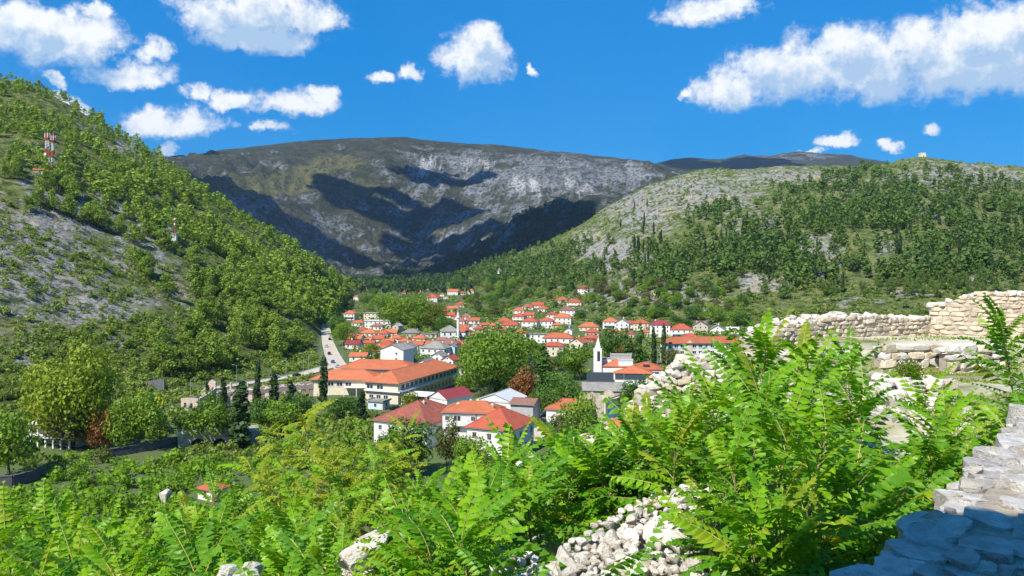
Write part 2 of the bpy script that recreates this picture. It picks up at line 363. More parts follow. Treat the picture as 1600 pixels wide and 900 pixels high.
# ---- terrain materials
def terrain_mat(name, kind):
    m, t, p, o = base_mat(name)
    g = t.new('ShaderNodeNewGeometry'); pos = g.outputs['Position']
    nz = t.new('ShaderNodeSeparateXYZ'); t.put(nz.inputs[0], g.outputs['True Normal'])
    steep = t.maprange(nz.outputs[2], 0.93, 0.72)
    if kind == 'ground':
        grass = t.mix(t.maprange(t.noise(pos, 0.9, 5), 0.35, 0.65), (0.09, 0.13, 0.03), (0.24, 0.22, 0.09))
        soil = t.mix(t.noise(pos, 2.2, 6), (0.50, 0.43, 0.31), (0.30, 0.25, 0.17))
        fac = t.maprange(t.noise(pos, 0.16, 6, 0.62), 0.46, 0.58)
        fort = t.new('ShaderNodeAttribute', attribute_name='fort').outputs['Fac']
        col = t.mix(t.maprange(t.noise(pos, 0.035, 5, 0.6), 0.5, 0.66), t.mix(0.88, soil, (0.045, 0.085, 0.018)), t.mix(t.noise(pos, 0.3, 5), (0.05, 0.10, 0.02), (0.12, 0.16, 0.05)))
        fortc = t.mix(fac, t.mix(t.noise(pos, 6, 5), (0.62, 0.56, 0.44), (0.40, 0.35, 0.25)), grass)
        col = t.mix(fort, col, fortc)
        bscale, bstr, bd = 5.0, 0.6, 0.08
    elif kind == 'hill':
        st = t.vec('MULTIPLY', pos, (1, 1, 2.4))
        rock = t.mix(t.maprange(t.noise(st, 0.22, 8, 0.7), 0.3, 0.7), (0.42, 0.405, 0.385), (0.18, 0.172, 0.165))
        rock = t.mix(t.maprange(t.noise(pos, 0.020, 4), 0.52, 0.70), rock, (0.44, 0.36, 0.25))
        rock = t.mix(t.maprange(t.noise(pos, 0.5, 6, 0.7), 0.5, 0.62), rock, (0.10, 0.11, 0.05))
        grass = t.mix(t.maprange(t.noise(pos, 0.10, 6, 0.65), 0.35, 0.65), (0.062, 0.105, 0.020), (0.20, 0.205, 0.075))
        rk = t.new('ShaderNodeAttribute', attribute_name='rock').outputs['Fac']
        f = t.math('ADD', t.math('ADD', t.math('MULTIPLY', t.noise(pos, 0.055, 8, 0.68), 1.0), t.math('MULTIPLY', rk, 0.31)), t.math('MULTIPLY', steep, 0.05))
        col = t.mix(t.maprange(f, 0.635, 0.735), grass, rock)
        col = t.mix(t.math('MULTIPLY', t.maprange(t.noise(pos, 0.13, 5, 0.65), 0.53, 0.60), 0.85), col, (0.032, 0.060, 0.014))
        bscale, bstr, bd = 0.20, 1.0, 4.0
    else:
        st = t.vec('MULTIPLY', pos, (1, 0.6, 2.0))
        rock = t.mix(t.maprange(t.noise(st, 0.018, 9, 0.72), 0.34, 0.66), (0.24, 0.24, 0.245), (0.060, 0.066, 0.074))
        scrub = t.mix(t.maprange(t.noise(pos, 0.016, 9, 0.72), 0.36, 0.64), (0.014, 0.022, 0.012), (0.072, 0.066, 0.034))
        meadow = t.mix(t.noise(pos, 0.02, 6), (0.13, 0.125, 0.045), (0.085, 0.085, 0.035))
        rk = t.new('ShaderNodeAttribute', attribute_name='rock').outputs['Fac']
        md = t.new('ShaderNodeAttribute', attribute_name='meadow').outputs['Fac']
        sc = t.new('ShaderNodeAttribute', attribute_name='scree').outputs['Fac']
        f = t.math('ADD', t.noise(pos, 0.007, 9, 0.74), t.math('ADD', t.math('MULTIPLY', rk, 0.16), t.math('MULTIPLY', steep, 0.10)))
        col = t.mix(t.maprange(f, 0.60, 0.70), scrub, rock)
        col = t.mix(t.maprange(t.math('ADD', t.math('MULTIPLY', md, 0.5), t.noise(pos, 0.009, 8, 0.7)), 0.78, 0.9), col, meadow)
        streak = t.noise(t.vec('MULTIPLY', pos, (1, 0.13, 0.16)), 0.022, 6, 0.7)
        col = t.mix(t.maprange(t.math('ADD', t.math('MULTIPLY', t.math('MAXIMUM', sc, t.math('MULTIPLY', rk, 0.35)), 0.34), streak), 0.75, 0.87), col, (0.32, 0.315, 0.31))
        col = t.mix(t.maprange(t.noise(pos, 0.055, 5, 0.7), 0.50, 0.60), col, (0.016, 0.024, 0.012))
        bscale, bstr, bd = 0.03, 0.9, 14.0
    b = t.new('ShaderNodeBump'); b.inputs['Strength'].default_value = bstr; b.inputs['Distance'].default_value = bd
    t.put(b.inputs['Height'], t.noise(pos, bscale, 8, 0.7)); t.l.new(b.outputs[0], p.inputs['Normal'])
    t.put(p.inputs['Base Color'], col); p.inputs['Roughness'].default_value = 0.95; p.inputs['Specular IOR Level'].default_value = 0.1
    return m
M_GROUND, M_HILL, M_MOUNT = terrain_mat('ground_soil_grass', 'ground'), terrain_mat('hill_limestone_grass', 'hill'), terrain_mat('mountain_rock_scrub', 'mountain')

def blobs(px, py, lst):
    out = np.zeros_like(px)
    for (cx, cy_, rx, ry, wt) in lst:
        out = np.maximum(out, wt*np.clip(1.35-np.sqrt(((px-cx)/rx)**2+((py-cy_)/ry)**2), 0, 1))
    return np.clip(out, 0, 1)
# where bare limestone shows on the slopes (columns and rows of the photograph, laid onto the slope itself)
HILL_ROCK = [(1180,440,60,24,1),(1420,455,60,14,.7),(1520,440,50,14,.6),(1380,380,24,30,.5),(900,480,40,14,.8),(40,410,110,130,1),(130,330,110,50,1),(220,380,70,60,.9),(150,470,120,70,.75),(60,560,80,60,.7),(250,470,60,60,.5),(215,230,40,14,1),(160,200,40,10,.8),
  (1090,300,130,42,.88),(1000,330,66,50,.88),(1230,275,140,18,.75),(930,385,50,36,.75),(1180,350,60,30,.6),(1340,300,60,20,.5),(1450,330,40,16,.5),(1500,275,130,26,.85),(1290,330,30,20,.4),(960,400,60,40,.8),(1050,462,110,24,1),(960,455,50,20,1),(1280,398,40,44,1),(930,470,60,22,.6),(1100,500,30,20,1),
  (820,430,30,16,.6),(1340,470,60,12,.6),(870,440,60,16,.5)]
MT_ROCK = [(860,270,170,50,1),(700,260,80,40,.8),(980,270,60,30,1),(480,380,120,50,.5),(640,380,100,60,.45),(760,330,100,50,.5),(380,340,60,50,.6),(1240,244,90,10,.9)]
MT_MEADOW = [(420,290,110,26,1),(520,255,60,22,.9),(560,300,40,30,.8),(470,270,60,20,.8),(640,300,50,20,.4),(700,330,40,16,.6)]
MT_SCREE = [(665,262,40,30,.8),(820,292,60,26,1),(900,290,40,24,.9),(740,260,40,30,.8),(580,405,24,26,.5),(770,395,16,20,.6),(690,415,12,10,.6)]
def build_terrain():
    nT, nR = GX.shape
    thr = foot_d(GPX)[:, None]; rdg = ridge_d(GPX)[:, None]
    with np.errstate(divide='ignore', invalid='ignore'):
        fr = np.abs(TH)[:, None] < R(50)
        PX = np.where(fr, CX+F*GX/np.maximum(GY, 0.1), -9999); PY = np.where(fr, HY-F*(GZ-EYE)/np.maximum(GY, 0.1), -9999)
    zone = np.zeros((nT, nR), int)                      # 0 ground, 1 left hill, 2 right hill, 3 dark hill, 4 mountain
    d = GD
    isl = GPX[:, None] < 575
    zone[(d > thr-6) & isl] = 1; zone[(d > thr-6) & ~isl] = 2
    zone[(d > rdg+500)] = 3; zone[d > 3150] = 4
    zone[(zone == 3) & isl] = 4
    F0 = zone[:-1, :-1]
    idx = np.arange(nT*nR).reshape(nT, nR)
    quads = np.stack([idx[:-1, :-1], idx[1:, :-1], idx[1:, 1:], idx[:-1, 1:]], -1)
    P = np.stack([GX, GY, GZ], -1).reshape(-1, 3)
    attr = {'fort': (1-sstep(70, 150, d)), 'rock': np.where(d < 2400, blobs(PX, PY, HILL_ROCK), blobs(PX, PY, MT_ROCK)),
            'meadow': blobs(PX, PY, MT_MEADOW), 'scree': blobs(PX, PY, MT_SCREE)}
    attr['fort'] = np.broadcast_to(attr['fort'], (nT, nR))
    for zi, (nm, mat, lab, cat) in enumerate((('ground', M_GROUND, 'valley floor and fort hilltop of dry grass and pale soil', 'ground'),
            ('hill_left', M_HILL, 'steep hillside of grey limestone and scrub, radio mast on it', 'hill'),
            ('hill_right', M_HILL, 'long wooded hillside of pale limestone behind the town', 'hill'),
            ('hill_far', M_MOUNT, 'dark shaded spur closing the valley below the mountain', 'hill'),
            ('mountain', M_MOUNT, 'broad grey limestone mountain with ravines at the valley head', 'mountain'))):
        q = quads[F0 == zi]
        used = np.unique(q); mp = np.full(nT*nR, -1); mp[used] = np.arange(len(used))
        me = mesh_np(nm, P[used], mp[q][:, ::-1] if False else mp[q], [mat], smooth=True, attrs={k: a.reshape(-1)[used] for k, a in attr.items()})
        if me.polygons[len(me.polygons)//2].normal.z < 0: me.flip_normals()
        tag(obj(nm, me), lab, cat, kind='structure')
build_terrain()
# ------------------------------------------------------------------ vegetation
rng = np.random.default_rng(7); rnd = random.Random(11)
def unit(n, g=rng):
    v = g.normal(size=(n, 3)); return v/np.linalg.norm(v, axis=1, keepdims=True)
def leaf_cloud(blob_list, n, size, g=rng, outward=1.2, flat=0.0, shell=0.72):
    """leaf-sized quads spread over the lobes of a crown, gaps between them; returns vertices, quads, tint"""
    B = np.array([(*c, *r) for c, r in blob_list], dtype=float)
    wts = (B[:, 3]*B[:, 4]+B[:, 4]*B[:, 5]+B[:, 3]*B[:, 5]); wts = wts/wts.sum()
    k = g.choice(len(B), size=n, p=wts); dr = unit(n, g)
    rad = shell+(1.08-shell)*g.random(n)**0.7
    p = B[k, :3]+dr*B[k, 3:]*rad[:, None]
    nrm = dr*outward+unit(n, g)+np.array([0, 0, flat]); nrm /= np.linalg.norm(nrm, axis=1, keepdims=True)
    t = np.cross(nrm, unit(n, g)); t /= np.linalg.norm(t, axis=1, keepdims=True)+1e-9; b = np.cross(nrm, t)
    s = size*(0.6+0.8*g.random(n))[:, None]; e = (0.5+0.4*g.random(n))[:, None]
    v = np.stack([p-t*s, p-b*s*e+nrm*s*0.15, p+t*s, p+b*s*e], 1).reshape(-1, 3)
    f = np.arange(4*n).reshape(n, 4)
    lobe_t = g.random(len(B))
    ti = np.clip(0.55*lobe_t[k]+0.45*g.random(n), 0, 1)
    return v, f, np.repeat(ti, 4)
def lobes(kind, g, n):
    out = []
    if kind == 'broad':
        for i in range(n):
            d = unit(1, g)[0]; h = 0.62+0.30*d[2]*1.05; rr = 0.36*math.sqrt(max(0.05, 1-(d[2]*0.8)**2))
            a = math.atan2(d[1], d[0]); s = 0.13+0.10*g.random()
            q = 0.55+0.6*g.random()
            out.append(((math.cos(a)*rr*q, math.sin(a)*rr*q, h*(0.92+0.1*g.random())), (s*1.15, s*1.15, s)))
        out.append(((0, 0, 0.58), (0.26, 0.26, 0.24)))
    elif kind == 'pine':
        for i in range(n):
            z = 0.28+0.66*(i+0.5)/n; a = g.random()*6.28; rr = 0.20*(1.08-z)**0.7*1.2*(0.3+g.random())
            s = 0.085+0.12*(1.05-z)*(0.7+0.6*g.random())
            out.append(((math.cos(a)*rr, math.sin(a)*rr, z), (s*1.15, s*1.15, s*0.8)))
        out.append(((0, 0, 0.93), (0.06, 0.06, 0.09)))
    elif kind == 'cypress':
        for i in range(n):
            z = 0.08+0.86*(i+0.5)/n; s = 0.085*math.sin(math.pi*min(1, (0.16+0.84*(1-z)))*0.62)**0.8*(0.85+0.3*g.random())
            a = g.random()*6.28; q = 0.025
            out.append(((math.cos(a)*q, math.sin(a)*q, z), (s, s, 0.10)))
        out.append(((0, 0, 0.95), (0.025, 0.025, 0.07)))
    elif kind == 'spruce':
        for i in range(n):
            z = 0.06+0.88*(i+0.5)/n; s = 0.24*(1-z)+0.02
            for q in range(3):
                a = g.random()*6.28
                out.append(((math.cos(a)*s*0.5, math.sin(a)*s*0.5, z), (s*0.62, s*0.62, 0.05)))
        out.append(((0, 0, 0.95), (0.03, 0.03, 0.06)))
    elif kind == 'bush':
        for i in range(n):
            a = g.random()*6.28; q = 0.34*math.sqrt(g.random()); s = 0.20+0.15*g.random()
            out.append(((math.cos(a)*q, math.sin(a)*q, 0.38+0.28*g.random()*(1-q)), (s*1.1, s*1.1, s)))
        out.append(((0, 0, 0.3), (0.38, 0.38, 0.3)))
    return out
M_BARK = plain('bark_grey_brown', (0.16, 0.12, 0.085), (0.08, 0.06, 0.045), 0.9, 4.0, bump=0.5)
LEAVES = {
 'green': leaf_mat('foliage_mid_green', (0.0716, 0.1553, 0.0122), (0.2361, 0.3645, 0.0316), 0.33),
 'dark': leaf_mat('foliage_dark_green', (0.0371, 0.1000, 0.0124), (0.1126, 0.2188, 0.0292), 0.28),
 'yellow': leaf_mat('foliage_yellow_green', (0.070, 0.110, 0.012), (0.23, 0.26, 0.025), 0.3),
 'olive': leaf_mat('foliage_olive', (0.0620, 0.0845, 0.0211), (0.1791, 0.1950, 0.0468), 0.25),
 'lime': leaf_mat('foliage_lime_green', (0.0758, 0.1495, 0.0117), (0.3169, 0.3900, 0.0257), 0.32),
 'brown': leaf_mat('foliage_autumn_brown', (0.1378, 0.0585, 0.0176), (0.3445, 0.1560, 0.0410), 0.25),
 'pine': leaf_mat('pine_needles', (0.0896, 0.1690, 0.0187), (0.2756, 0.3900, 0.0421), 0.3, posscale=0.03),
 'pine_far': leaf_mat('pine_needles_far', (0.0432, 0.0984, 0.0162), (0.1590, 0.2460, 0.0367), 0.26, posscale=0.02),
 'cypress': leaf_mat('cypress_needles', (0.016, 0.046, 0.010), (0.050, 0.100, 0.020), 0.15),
 'blue': leaf_mat('spruce_blue_needles', (0.045, 0.085, 0.090), (0.10, 0.16, 0.16), 0.1),
 'scrub': leaf_mat('scrub_leaves', (0.0787, 0.1485, 0.0182), (0.2576, 0.3375, 0.0510), 0.3, posscale=0.05),
 'bright': leaf_mat('foliage_bright_green', (0.0827, 0.1950, 0.0117), (0.2618, 0.4420, 0.0234), 0.38),
}
def trunk_mb(kind, g, n_limb=5):
    m = MB()
    top = 0.55 if kind == 'broad' else 0.9
    r0 = {'broad': 0.030, 'pine': 0.018, 'cypress': 0.02, 'spruce': 0.02, 'bush': 0.03}[kind]
    x = y = 0.0; pts = [(0, 0, -0.06)]
    for i in range(4):
        x += g.normal()*0.01; y += g.normal()*0.01; pts.append((x, y, top*(i+1)/4))
    for i in range(4): m.bar(pts[i], pts[i+1], r0*(1-0.22*i), r0*(1-0.22*(i+1)), 7, cap=False)
    if kind in ('broad', 'pine'):
        for i in range(n_limb):
            a = i*2.4+g.random(); z = top*(0.45+0.5*g.random()); l = 0.16+0.14*g.random()
            p0 = (0, 0, z); p1 = (math.cos(a)*l, math.sin(a)*l, z+l*0.8)
            m.bar(p0, p1, r0*0.45, r0*0.12, 5, cap=False)
    return m
TREE_MESH = {}
def tree_meshes(kind, var, nleaf, size, nlobe):
    key = (kind, var, nleaf)
    if key not in TREE_MESH:
        g = np.random.default_rng(100+var*13+len(kind)*7)
        v, f, ti = leaf_cloud(lobes(kind, g, nlobe), nleaf, size, g, 2.0)
        TREE_MESH[key] = (v, f, ti, trunk_mb(kind, g).mesh('trunk', [M_BARK]), {})
    return TREE_MESH[key]
SPEC = {'broad': (2600, 0.030, 24), 'pine': (900, 0.030, 11), 'cypress': (1100, 0.026, 14), 'spruce': (1100, 0.028, 12), 'bush': (420, 0.05, 8), 'broad_big': (5200, 0.020, 32)}
def tree(name, kind, leaf, loc, h, wid, label, cat='tree', group=None, var=None, parts=True):
    nl, sz, nb = SPEC['broad_big' if kind == 'broad' and wid > 14 and parts else kind]; var = rnd.randrange(5) if var is None else var
    v, f, ti, tr, cache = tree_meshes(kind, var, nl, sz, nb)
    if leaf not in cache: cache[leaf] = mesh_np('crown', v, f, [LEAVES[leaf]], tint=ti)
    base_w = {'broad': 0.95, 'pine': 0.62, 'cypress': 0.19, 'spruce': 0.52, 'bush': 1.2}[kind]
    sxy = wid/base_w
    rot = (0, 0, rnd.random()*6.28)
    if parts:
        e = empty(name, loc); e.rotation_euler = rot; e.scale = (sxy, sxy, h)
        obj('trunk', tr, e); obj('crown', cache[leaf], e)
    else:
        e = obj(name, tr, None, loc, rot, (sxy, sxy, h)); obj('crown', cache[leaf], e)
    return tag(e, label, cat, group)
TREEBOX = []          # columns and rows covered by named trees, so that the filler keeps clear
def tree_at(px, py, hpx, wpx, name, kind, leaf, label, cat='tree', group=None, dmin=100, parts=True, var=None):
    p = hit(px, py, dmin); s = p.y/F
    return tree(name, kind, leaf, p-Vector((0, 0, 0.1)), hpx*s, wpx*s, label, cat, group, var, parts)

# ---- woods on the two hillsides
FOREST_L = [(20,150,70,40,.8),(130,205,80,30,.7),(230,300,170,60,1),(330,370,150,70,1),(430,440,130,70,1),(130,240,120,50,.85),(60,200,90,40,.8),(500,480,60,60,1),(430,520,70,40,.9),(330,470,60,40,.6),(40,270,60,30,.7),(300,560,60,30,.6),(200,265,90,40,.9)]
SPARSE_L = [(60,420,160,140,.5),(200,420,150,120,.6),(120,560,200,80,.75),(150,330,150,60,.5),(250,520,100,60,.7)]
FOREST_R = [(1350,340,150,60,1),(1500,370,160,80,1),(1200,400,130,55,1),(1080,430,100,40,.8),(950,420,90,40,.5),(880,420,70,30,.75),(1010,430,60,40,.6),(800,425,70,25,.9),(1400,430,200,30,.9),(1250,310,40,30,.4),(1130,350,50,30,.45),(1560,300,80,20,.55)]
SPARSE_R = [(1060,300,150,50,.85),(990,330,80,60,.85),(900,385,80,50,.8),(850,405,90,36,.9),(960,370,60,50,.6),(1020,330,120,60,.55),(1120,290,140,36,.5),(1250,460,330,50,1),(1050,330,160,70,.45),(1450,270,200,20,.6),(900,450,160,40,.9),(1330,420,250,60,.6),(780,450,90,20,.9),(1180,275,160,18,.45)]
CLEAR = [(1050,462,95,17,1),(960,455,40,14,.9),(1280,392,26,30,.9),(1102,496,18,16,1),(1180,440,40,12,.9),(985,470,50,9,1),(1235,380,16,14,.8),(1340,468,40,6,.8),(1420,452,50,7,.8),(1520,438,40,7,.8),(940,400,40,16,.7),(70,350,60,16,.9),(150,330,60,12,.9),(60,420,40,14,.9),(130,300,40,8,.7),(240,400,30,10,.8),(110,470,30,8,.8),(180,500,26,8,.7),(40,480,40,10,.8)]
def scatter(n, prange, lst, extra=None, g=rng, d0=0, d1=60):
    px = g.uniform(prange[0], prange[1], n*12)
    fd, rd = foot_d(px), ridge_d(px)
    d = np.exp(g.uniform(np.log(fd+d0), np.log(rd+d1)))
    x = U(px)*d; z = height(x, d); _, py = proj(x, d, z)
    dens = blobs(px, py, lst)*np.clip(0.22+2.3*(fbm(x/34, d/34, 3, 41)-0.30), 0.05, 1)*(1-.9*blobs(px, py, CLEAR))
    keep = g.random(len(px)) < dens
    P = np.stack([x, d, z, px, py], 1)[keep][:n]
    return P
def merge_plants(name, P, hts, wids, variants, mat, label, cat, g=rng):
    vs, fs, ts, off = [], [], [], 0
    for i in range(len(P)):
        v, f, ti = variants[i % len(variants)]
        a = g.random()*6.28; c, s = math.cos(a), math.sin(a)
        q = v*np.array([wids[i], wids[i], hts[i]])
        q = np.stack([q[:, 0]*c-q[:, 1]*s+P[i, 0], q[:, 0]*s+q[:, 1]*c+P[i, 1], q[:, 2]+P[i, 2]-0.3], 1)
        vs.append(q); fs.append(f+off); ts.append(np.clip(ti*0.6+g.random()*0.75-0.18, 0, 1)); off += len(v)
    me = mesh_np(name, np.concatenate(vs), np.concatenate(fs), [mat], tint=np.concatenate(ts))
    return tag(obj(name, me), label, cat, kind='stuff')
def variants(kind, n, nleaf, size, nlobe, seed):
    out = []
    for i in range(n):
        g = np.random.default_rng(seed+i); out.append(leaf_cloud(lobes(kind, g, nlobe), nleaf, size, g, 2.4))
    return out
def hill_woods():
    g = np.random.default_rng(21)
    bw = {'pine': 0.62, 'bush': 1.2, 'cypress': 0.19}
    # left hill: pines
    P = scatter(1400, (-60, 565), FOREST_L, g=g)
    P = P[np.argsort(P[:, 1])]
    near, rest = P[:220], P[220:]
    for p in near:
        h = 9.0+5.5*g.random(); w_ = h*(0.62+0.3*g.random())
        tree('pine_tree', 'pine', 'pine', (p[0], p[1], p[2]-0.3), h, w_, 'green pine growing in the wood low on the hillside below the mast', 'tree', 'pines low on the mast hillside', parts=False)
    hs = 7+9*g.random(len(rest))**1.4; ws = hs*(0.62+0.32*g.random(len(rest)))/bw['pine']
    merge_plants('forest', rest, hs, ws, variants('pine', 8, 110, 0.066, 8, 300), LEAVES['pine'], 'pine wood covering the upper hillside below the mast', 'forest', g)
    # left hill: scrub
    P = scatter(2000, (-60, 520), SPARSE_L, g=g); P = P[np.argsort(P[:, 1])]
    near, rest = P[:90], P[90:]
    for p in near:
        w_ = 3.0+3.5*g.random()
        tree('bush', 'bush', 'scrub', (p[0], p[1], p[2]-0.2), w_*0.75, w_, 'round green bush among the limestone at the foot of the mast hillside', 'bush', 'bushes at the foot of the mast hillside', parts=False)
    ws = 2.2+3.8*g.random(len(rest))**1.6
    merge_plants('scrub', rest, ws*0.8, ws/bw['bush'], variants('bush', 8, 50, 0.125, 5, 400), LEAVES['scrub'], 'low scrub dotted over the limestone below the mast', 'scrub', g)
    # right hill: pines
    P = scatter(2900, (690, 1680), FOREST_R, g=g); P = P[np.argsort(P[:, 1])]
    near, rest = P[:80], P[80:]
    for p in near:
        h = 9+5*g.random(); w_ = h*(0.42+0.25*g.random())
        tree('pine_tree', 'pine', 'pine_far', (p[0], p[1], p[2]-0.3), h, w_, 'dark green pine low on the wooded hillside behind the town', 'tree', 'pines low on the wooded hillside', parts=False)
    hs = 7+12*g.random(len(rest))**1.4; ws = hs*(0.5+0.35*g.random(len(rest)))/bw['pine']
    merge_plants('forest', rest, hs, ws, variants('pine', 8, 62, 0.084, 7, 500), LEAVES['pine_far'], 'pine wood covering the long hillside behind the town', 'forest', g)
    # right hill: cypresses standing out of the wood
    P = scatter(110, (880, 1640), [(1200,410,130,50,1),(1450,390,200,60,1),(1010,400,60,60,.8),(1080,430,80,30,.8)], g=g)
    for p in P:
        h = 13+7*g.random()
        tree('cypress', 'cypress', 'cypress', (p[0], p[1], p[2]-0.3), h, h*0.17, 'dark slender cypress rising out of the wooded hillside behind the town', 'tree', 'cypresses in the hillside wood', parts=False)
    # right hill: scrub
    P = scatter(4500, (690, 1680), SPARSE_R, g=g, d0=-20); P = P[np.argsort(P[:, 1])]
    near, rest = P[:90], P[90:]
    for p in near:
        w_ = 4+4.0*g.random()
        tree('bush', 'bush', 'scrub', (p[0], p[1], p[2]-0.2), w_*0.8, w_, 'dense green bush at the foot of the wooded hillside behind the houses', 'bush', 'bushes at the foot of the wooded hillside', parts=False)
    ws = 2.4+6.0*g.random(len(rest))**1.9
    merge_plants('scrub', rest, ws*0.8, ws/bw['bush'], variants('bush', 8, 32, 0.155, 5, 600), LEAVES['scrub'], 'scrub and low oaks over the long hillside behind the town', 'scrub', g)
    # the wooded dark spur and the mouth of the gorge
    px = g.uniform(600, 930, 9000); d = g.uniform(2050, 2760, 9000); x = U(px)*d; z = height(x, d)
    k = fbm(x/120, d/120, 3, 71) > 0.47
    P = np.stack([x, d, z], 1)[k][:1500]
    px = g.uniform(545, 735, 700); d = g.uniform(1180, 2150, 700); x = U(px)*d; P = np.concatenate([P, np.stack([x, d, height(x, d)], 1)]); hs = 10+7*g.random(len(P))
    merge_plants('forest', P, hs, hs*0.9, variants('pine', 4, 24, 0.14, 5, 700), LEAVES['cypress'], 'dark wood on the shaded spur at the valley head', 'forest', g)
hill_woods()
# ------------------------------------------------------------------ roads
M_ROAD = plain('road_pale_asphalt', (0.50, 0.43, 0.34), (0.40, 0.345, 0.275), 0.9, 0.3)
M_KERB = plain('kerb_concrete', (0.50, 0.48, 0.44), (0.40, 0.38, 0.35), 0.9, 0.8)
M_MARK = plain('road_paint', (0.78, 0.77, 0.74), (0.62, 0.61, 0.58), 0.7, 2.0)
def ribbon(name, pts, mat, label, cat, dz=0.15, kerb=True, dmin=150):
    """road through photo spots (column, row, width in metres) laid on the ground"""
    P = [hit(x, y, dmin) for x, y, _ in pts]; W = [q[2]*.75 for q in pts]
    s = [0.0]
    for a, b in zip(P, P[1:]): s.append(s[-1]+(b-a).length)
    n = max(8, int(s[-1]/4)); t = np.linspace(0, s[-1], n)
    X = np.interp(t, s, [p.x for p in P]); Y = np.interp(t, s, [p.y for p in P]); Wd = np.interp(t, s, W)
    for _ in range(2):
        X[1:-1] = (X[:-2]+2*X[1:-1]+X[2:])/4; Y[1:-1] = (Y[:-2]+2*Y[1:-1]+Y[2:])/4
    T = np.stack([np.gradient(X), np.gradient(Y)], 1); T /= np.linalg.norm(T, axis=1, keepdims=True); N = np.stack([-T[:, 1], T[:, 0]], 1)
    lanes = np.linspace(-0.5, 0.5, 5)
    XX = X[:, None]+N[:, :1]*Wd[:, None]*lanes; YY = Y[:, None]+N[:, 1:]*Wd[:, None]*lanes
    ZZ = np.maximum(height(XX, YY), height(X, Y)[:, None]-0.1).max(1, keepdims=True)+dz+0*XX
    idx = np.arange(n*5).reshape(n, 5)
    q = np.stack([idx[:-1, :-1], idx[:-1, 1:], idx[1:, 1:], idx[1:, :-1]], -1).reshape(-1, 4)
    o = obj(name, mesh_np(name, np.stack([XX, YY, ZZ], -1).reshape(-1, 3), q[:, ::-1], [mat], smooth=True))
    tag(o, label, cat, kind='structure')
    if kerb:
        for sd in (0, 4):
            m = MB(); sg = -1 if sd == 0 else 1
            for i in range(n-1):
                a = Vector((XX[i, sd], YY[i, sd], ZZ[i, sd])); b = Vector((XX[i+1, sd], YY[i+1, sd], ZZ[i+1, sd]))
                na = Vector((N[i, 0], N[i, 1], 0))*sg*0.5; nb = Vector((N[i+1, 0], N[i+1, 1], 0))*sg*0.5
                up = Vector((0, 0, 0.14)); dn = Vector((0, 0, -1.2))
                m.poly([a+up, b+up, b+nb+up, a+na+up]); m.poly([a+dn, b+dn, b+up, a+up]); m.poly([a+na+up, b+nb+up, b+nb+dn, a+na+dn])
            m.build('kerb', M_KERB, o)
    return o, (X, Y, ZZ[:, 0], T)
road_a, RA = ribbon('road', [(513,500,7),(509,515,7),(512,535,8),(518,552,9),(526,568,9.5),(545,584,9),(585,596,10),(640,606,9)], M_ROAD, 'pale main road curving through the valley beside the wooded hillside', 'road')
road_b, RB = ribbon('road', [(526,571,8),(500,578,9),(470,586,8),(440,592,8),(400,598,7),(330,608,6)], M_ROAD, 'side road branching off toward the foot of the mast hillside', 'road', dz=0.19)
road_c, RC = ribbon('street', [(835,690,9),(842,664,9),(858,650,8),(872,640,6)], M_ROAD, 'pale street between the red tiled house and the dark trees', 'street', kerb=False)
road_d, RD = ribbon('street', [(935,700,10),(950,676,9),(968,656,7),(985,642,6)], M_ROAD, 'sunlit street running past the roofless ruin', 'street')

# ------------------------------------------------------------------ building materials
def roof_mat(name, c1, c2, c3, row=3.1, contrast=0.5):
    """clay tile: rows down the slope, single tiles weathered differently"""
    m, t, p, o = base_mat(name)
    tc = t.new('ShaderNodeTexCoord').outputs['Object']; oi = t.new('ShaderNodeObjectInfo').outputs['Random']
    s = t.new('ShaderNodeSeparateXYZ'); t.put(s.inputs[0], tc)
    cell = t.new('ShaderNodeTexVoronoi'); cell.inputs['Scale'].default_value = 1.0
    t.put(cell.inputs['Vector'], t.vec('MULTIPLY', tc, (row, row, row*1.6)))
    base = t.mix(t.maprange(t.noise(tc, 0.35, 6, 0.65), 0.35, 0.65), c1, c2)
    sc = t.new('ShaderNodeSeparateColor'); t.put(sc.inputs[0], cell.outputs['Color'])
    col = t.mix(t.math('MULTIPLY', t.maprange(sc.outputs[0], 0.45, 1.0), contrast), base, c3)
    col = t.mix(1.0, col, t.ramp(oi, [(0, 0.82), (1, 1.12)]), 'MULTIPLY')
    t.put(p.inputs['Base Color'], col); p.inputs['Roughness'].default_value = 0.85; p.inputs['Specular IOR Level'].default_value = 0.2
    wv = t.math('SINE', t.math('MULTIPLY', s.outputs[2], 34.0)); wx = t.math('SINE', t.math('MULTIPLY', t.math('ADD', s.outputs[0], s.outputs[1]), 22.0))
    b = t.new('ShaderNodeBump'); b.inputs['Strength'].default_value = 0.5; b.inputs['Distance'].default_value = 0.06
    t.put(b.inputs['Height'], t.math('ADD', wv, wx)); t.l.new(b.outputs[0], p.inputs['Normal'])
    return m
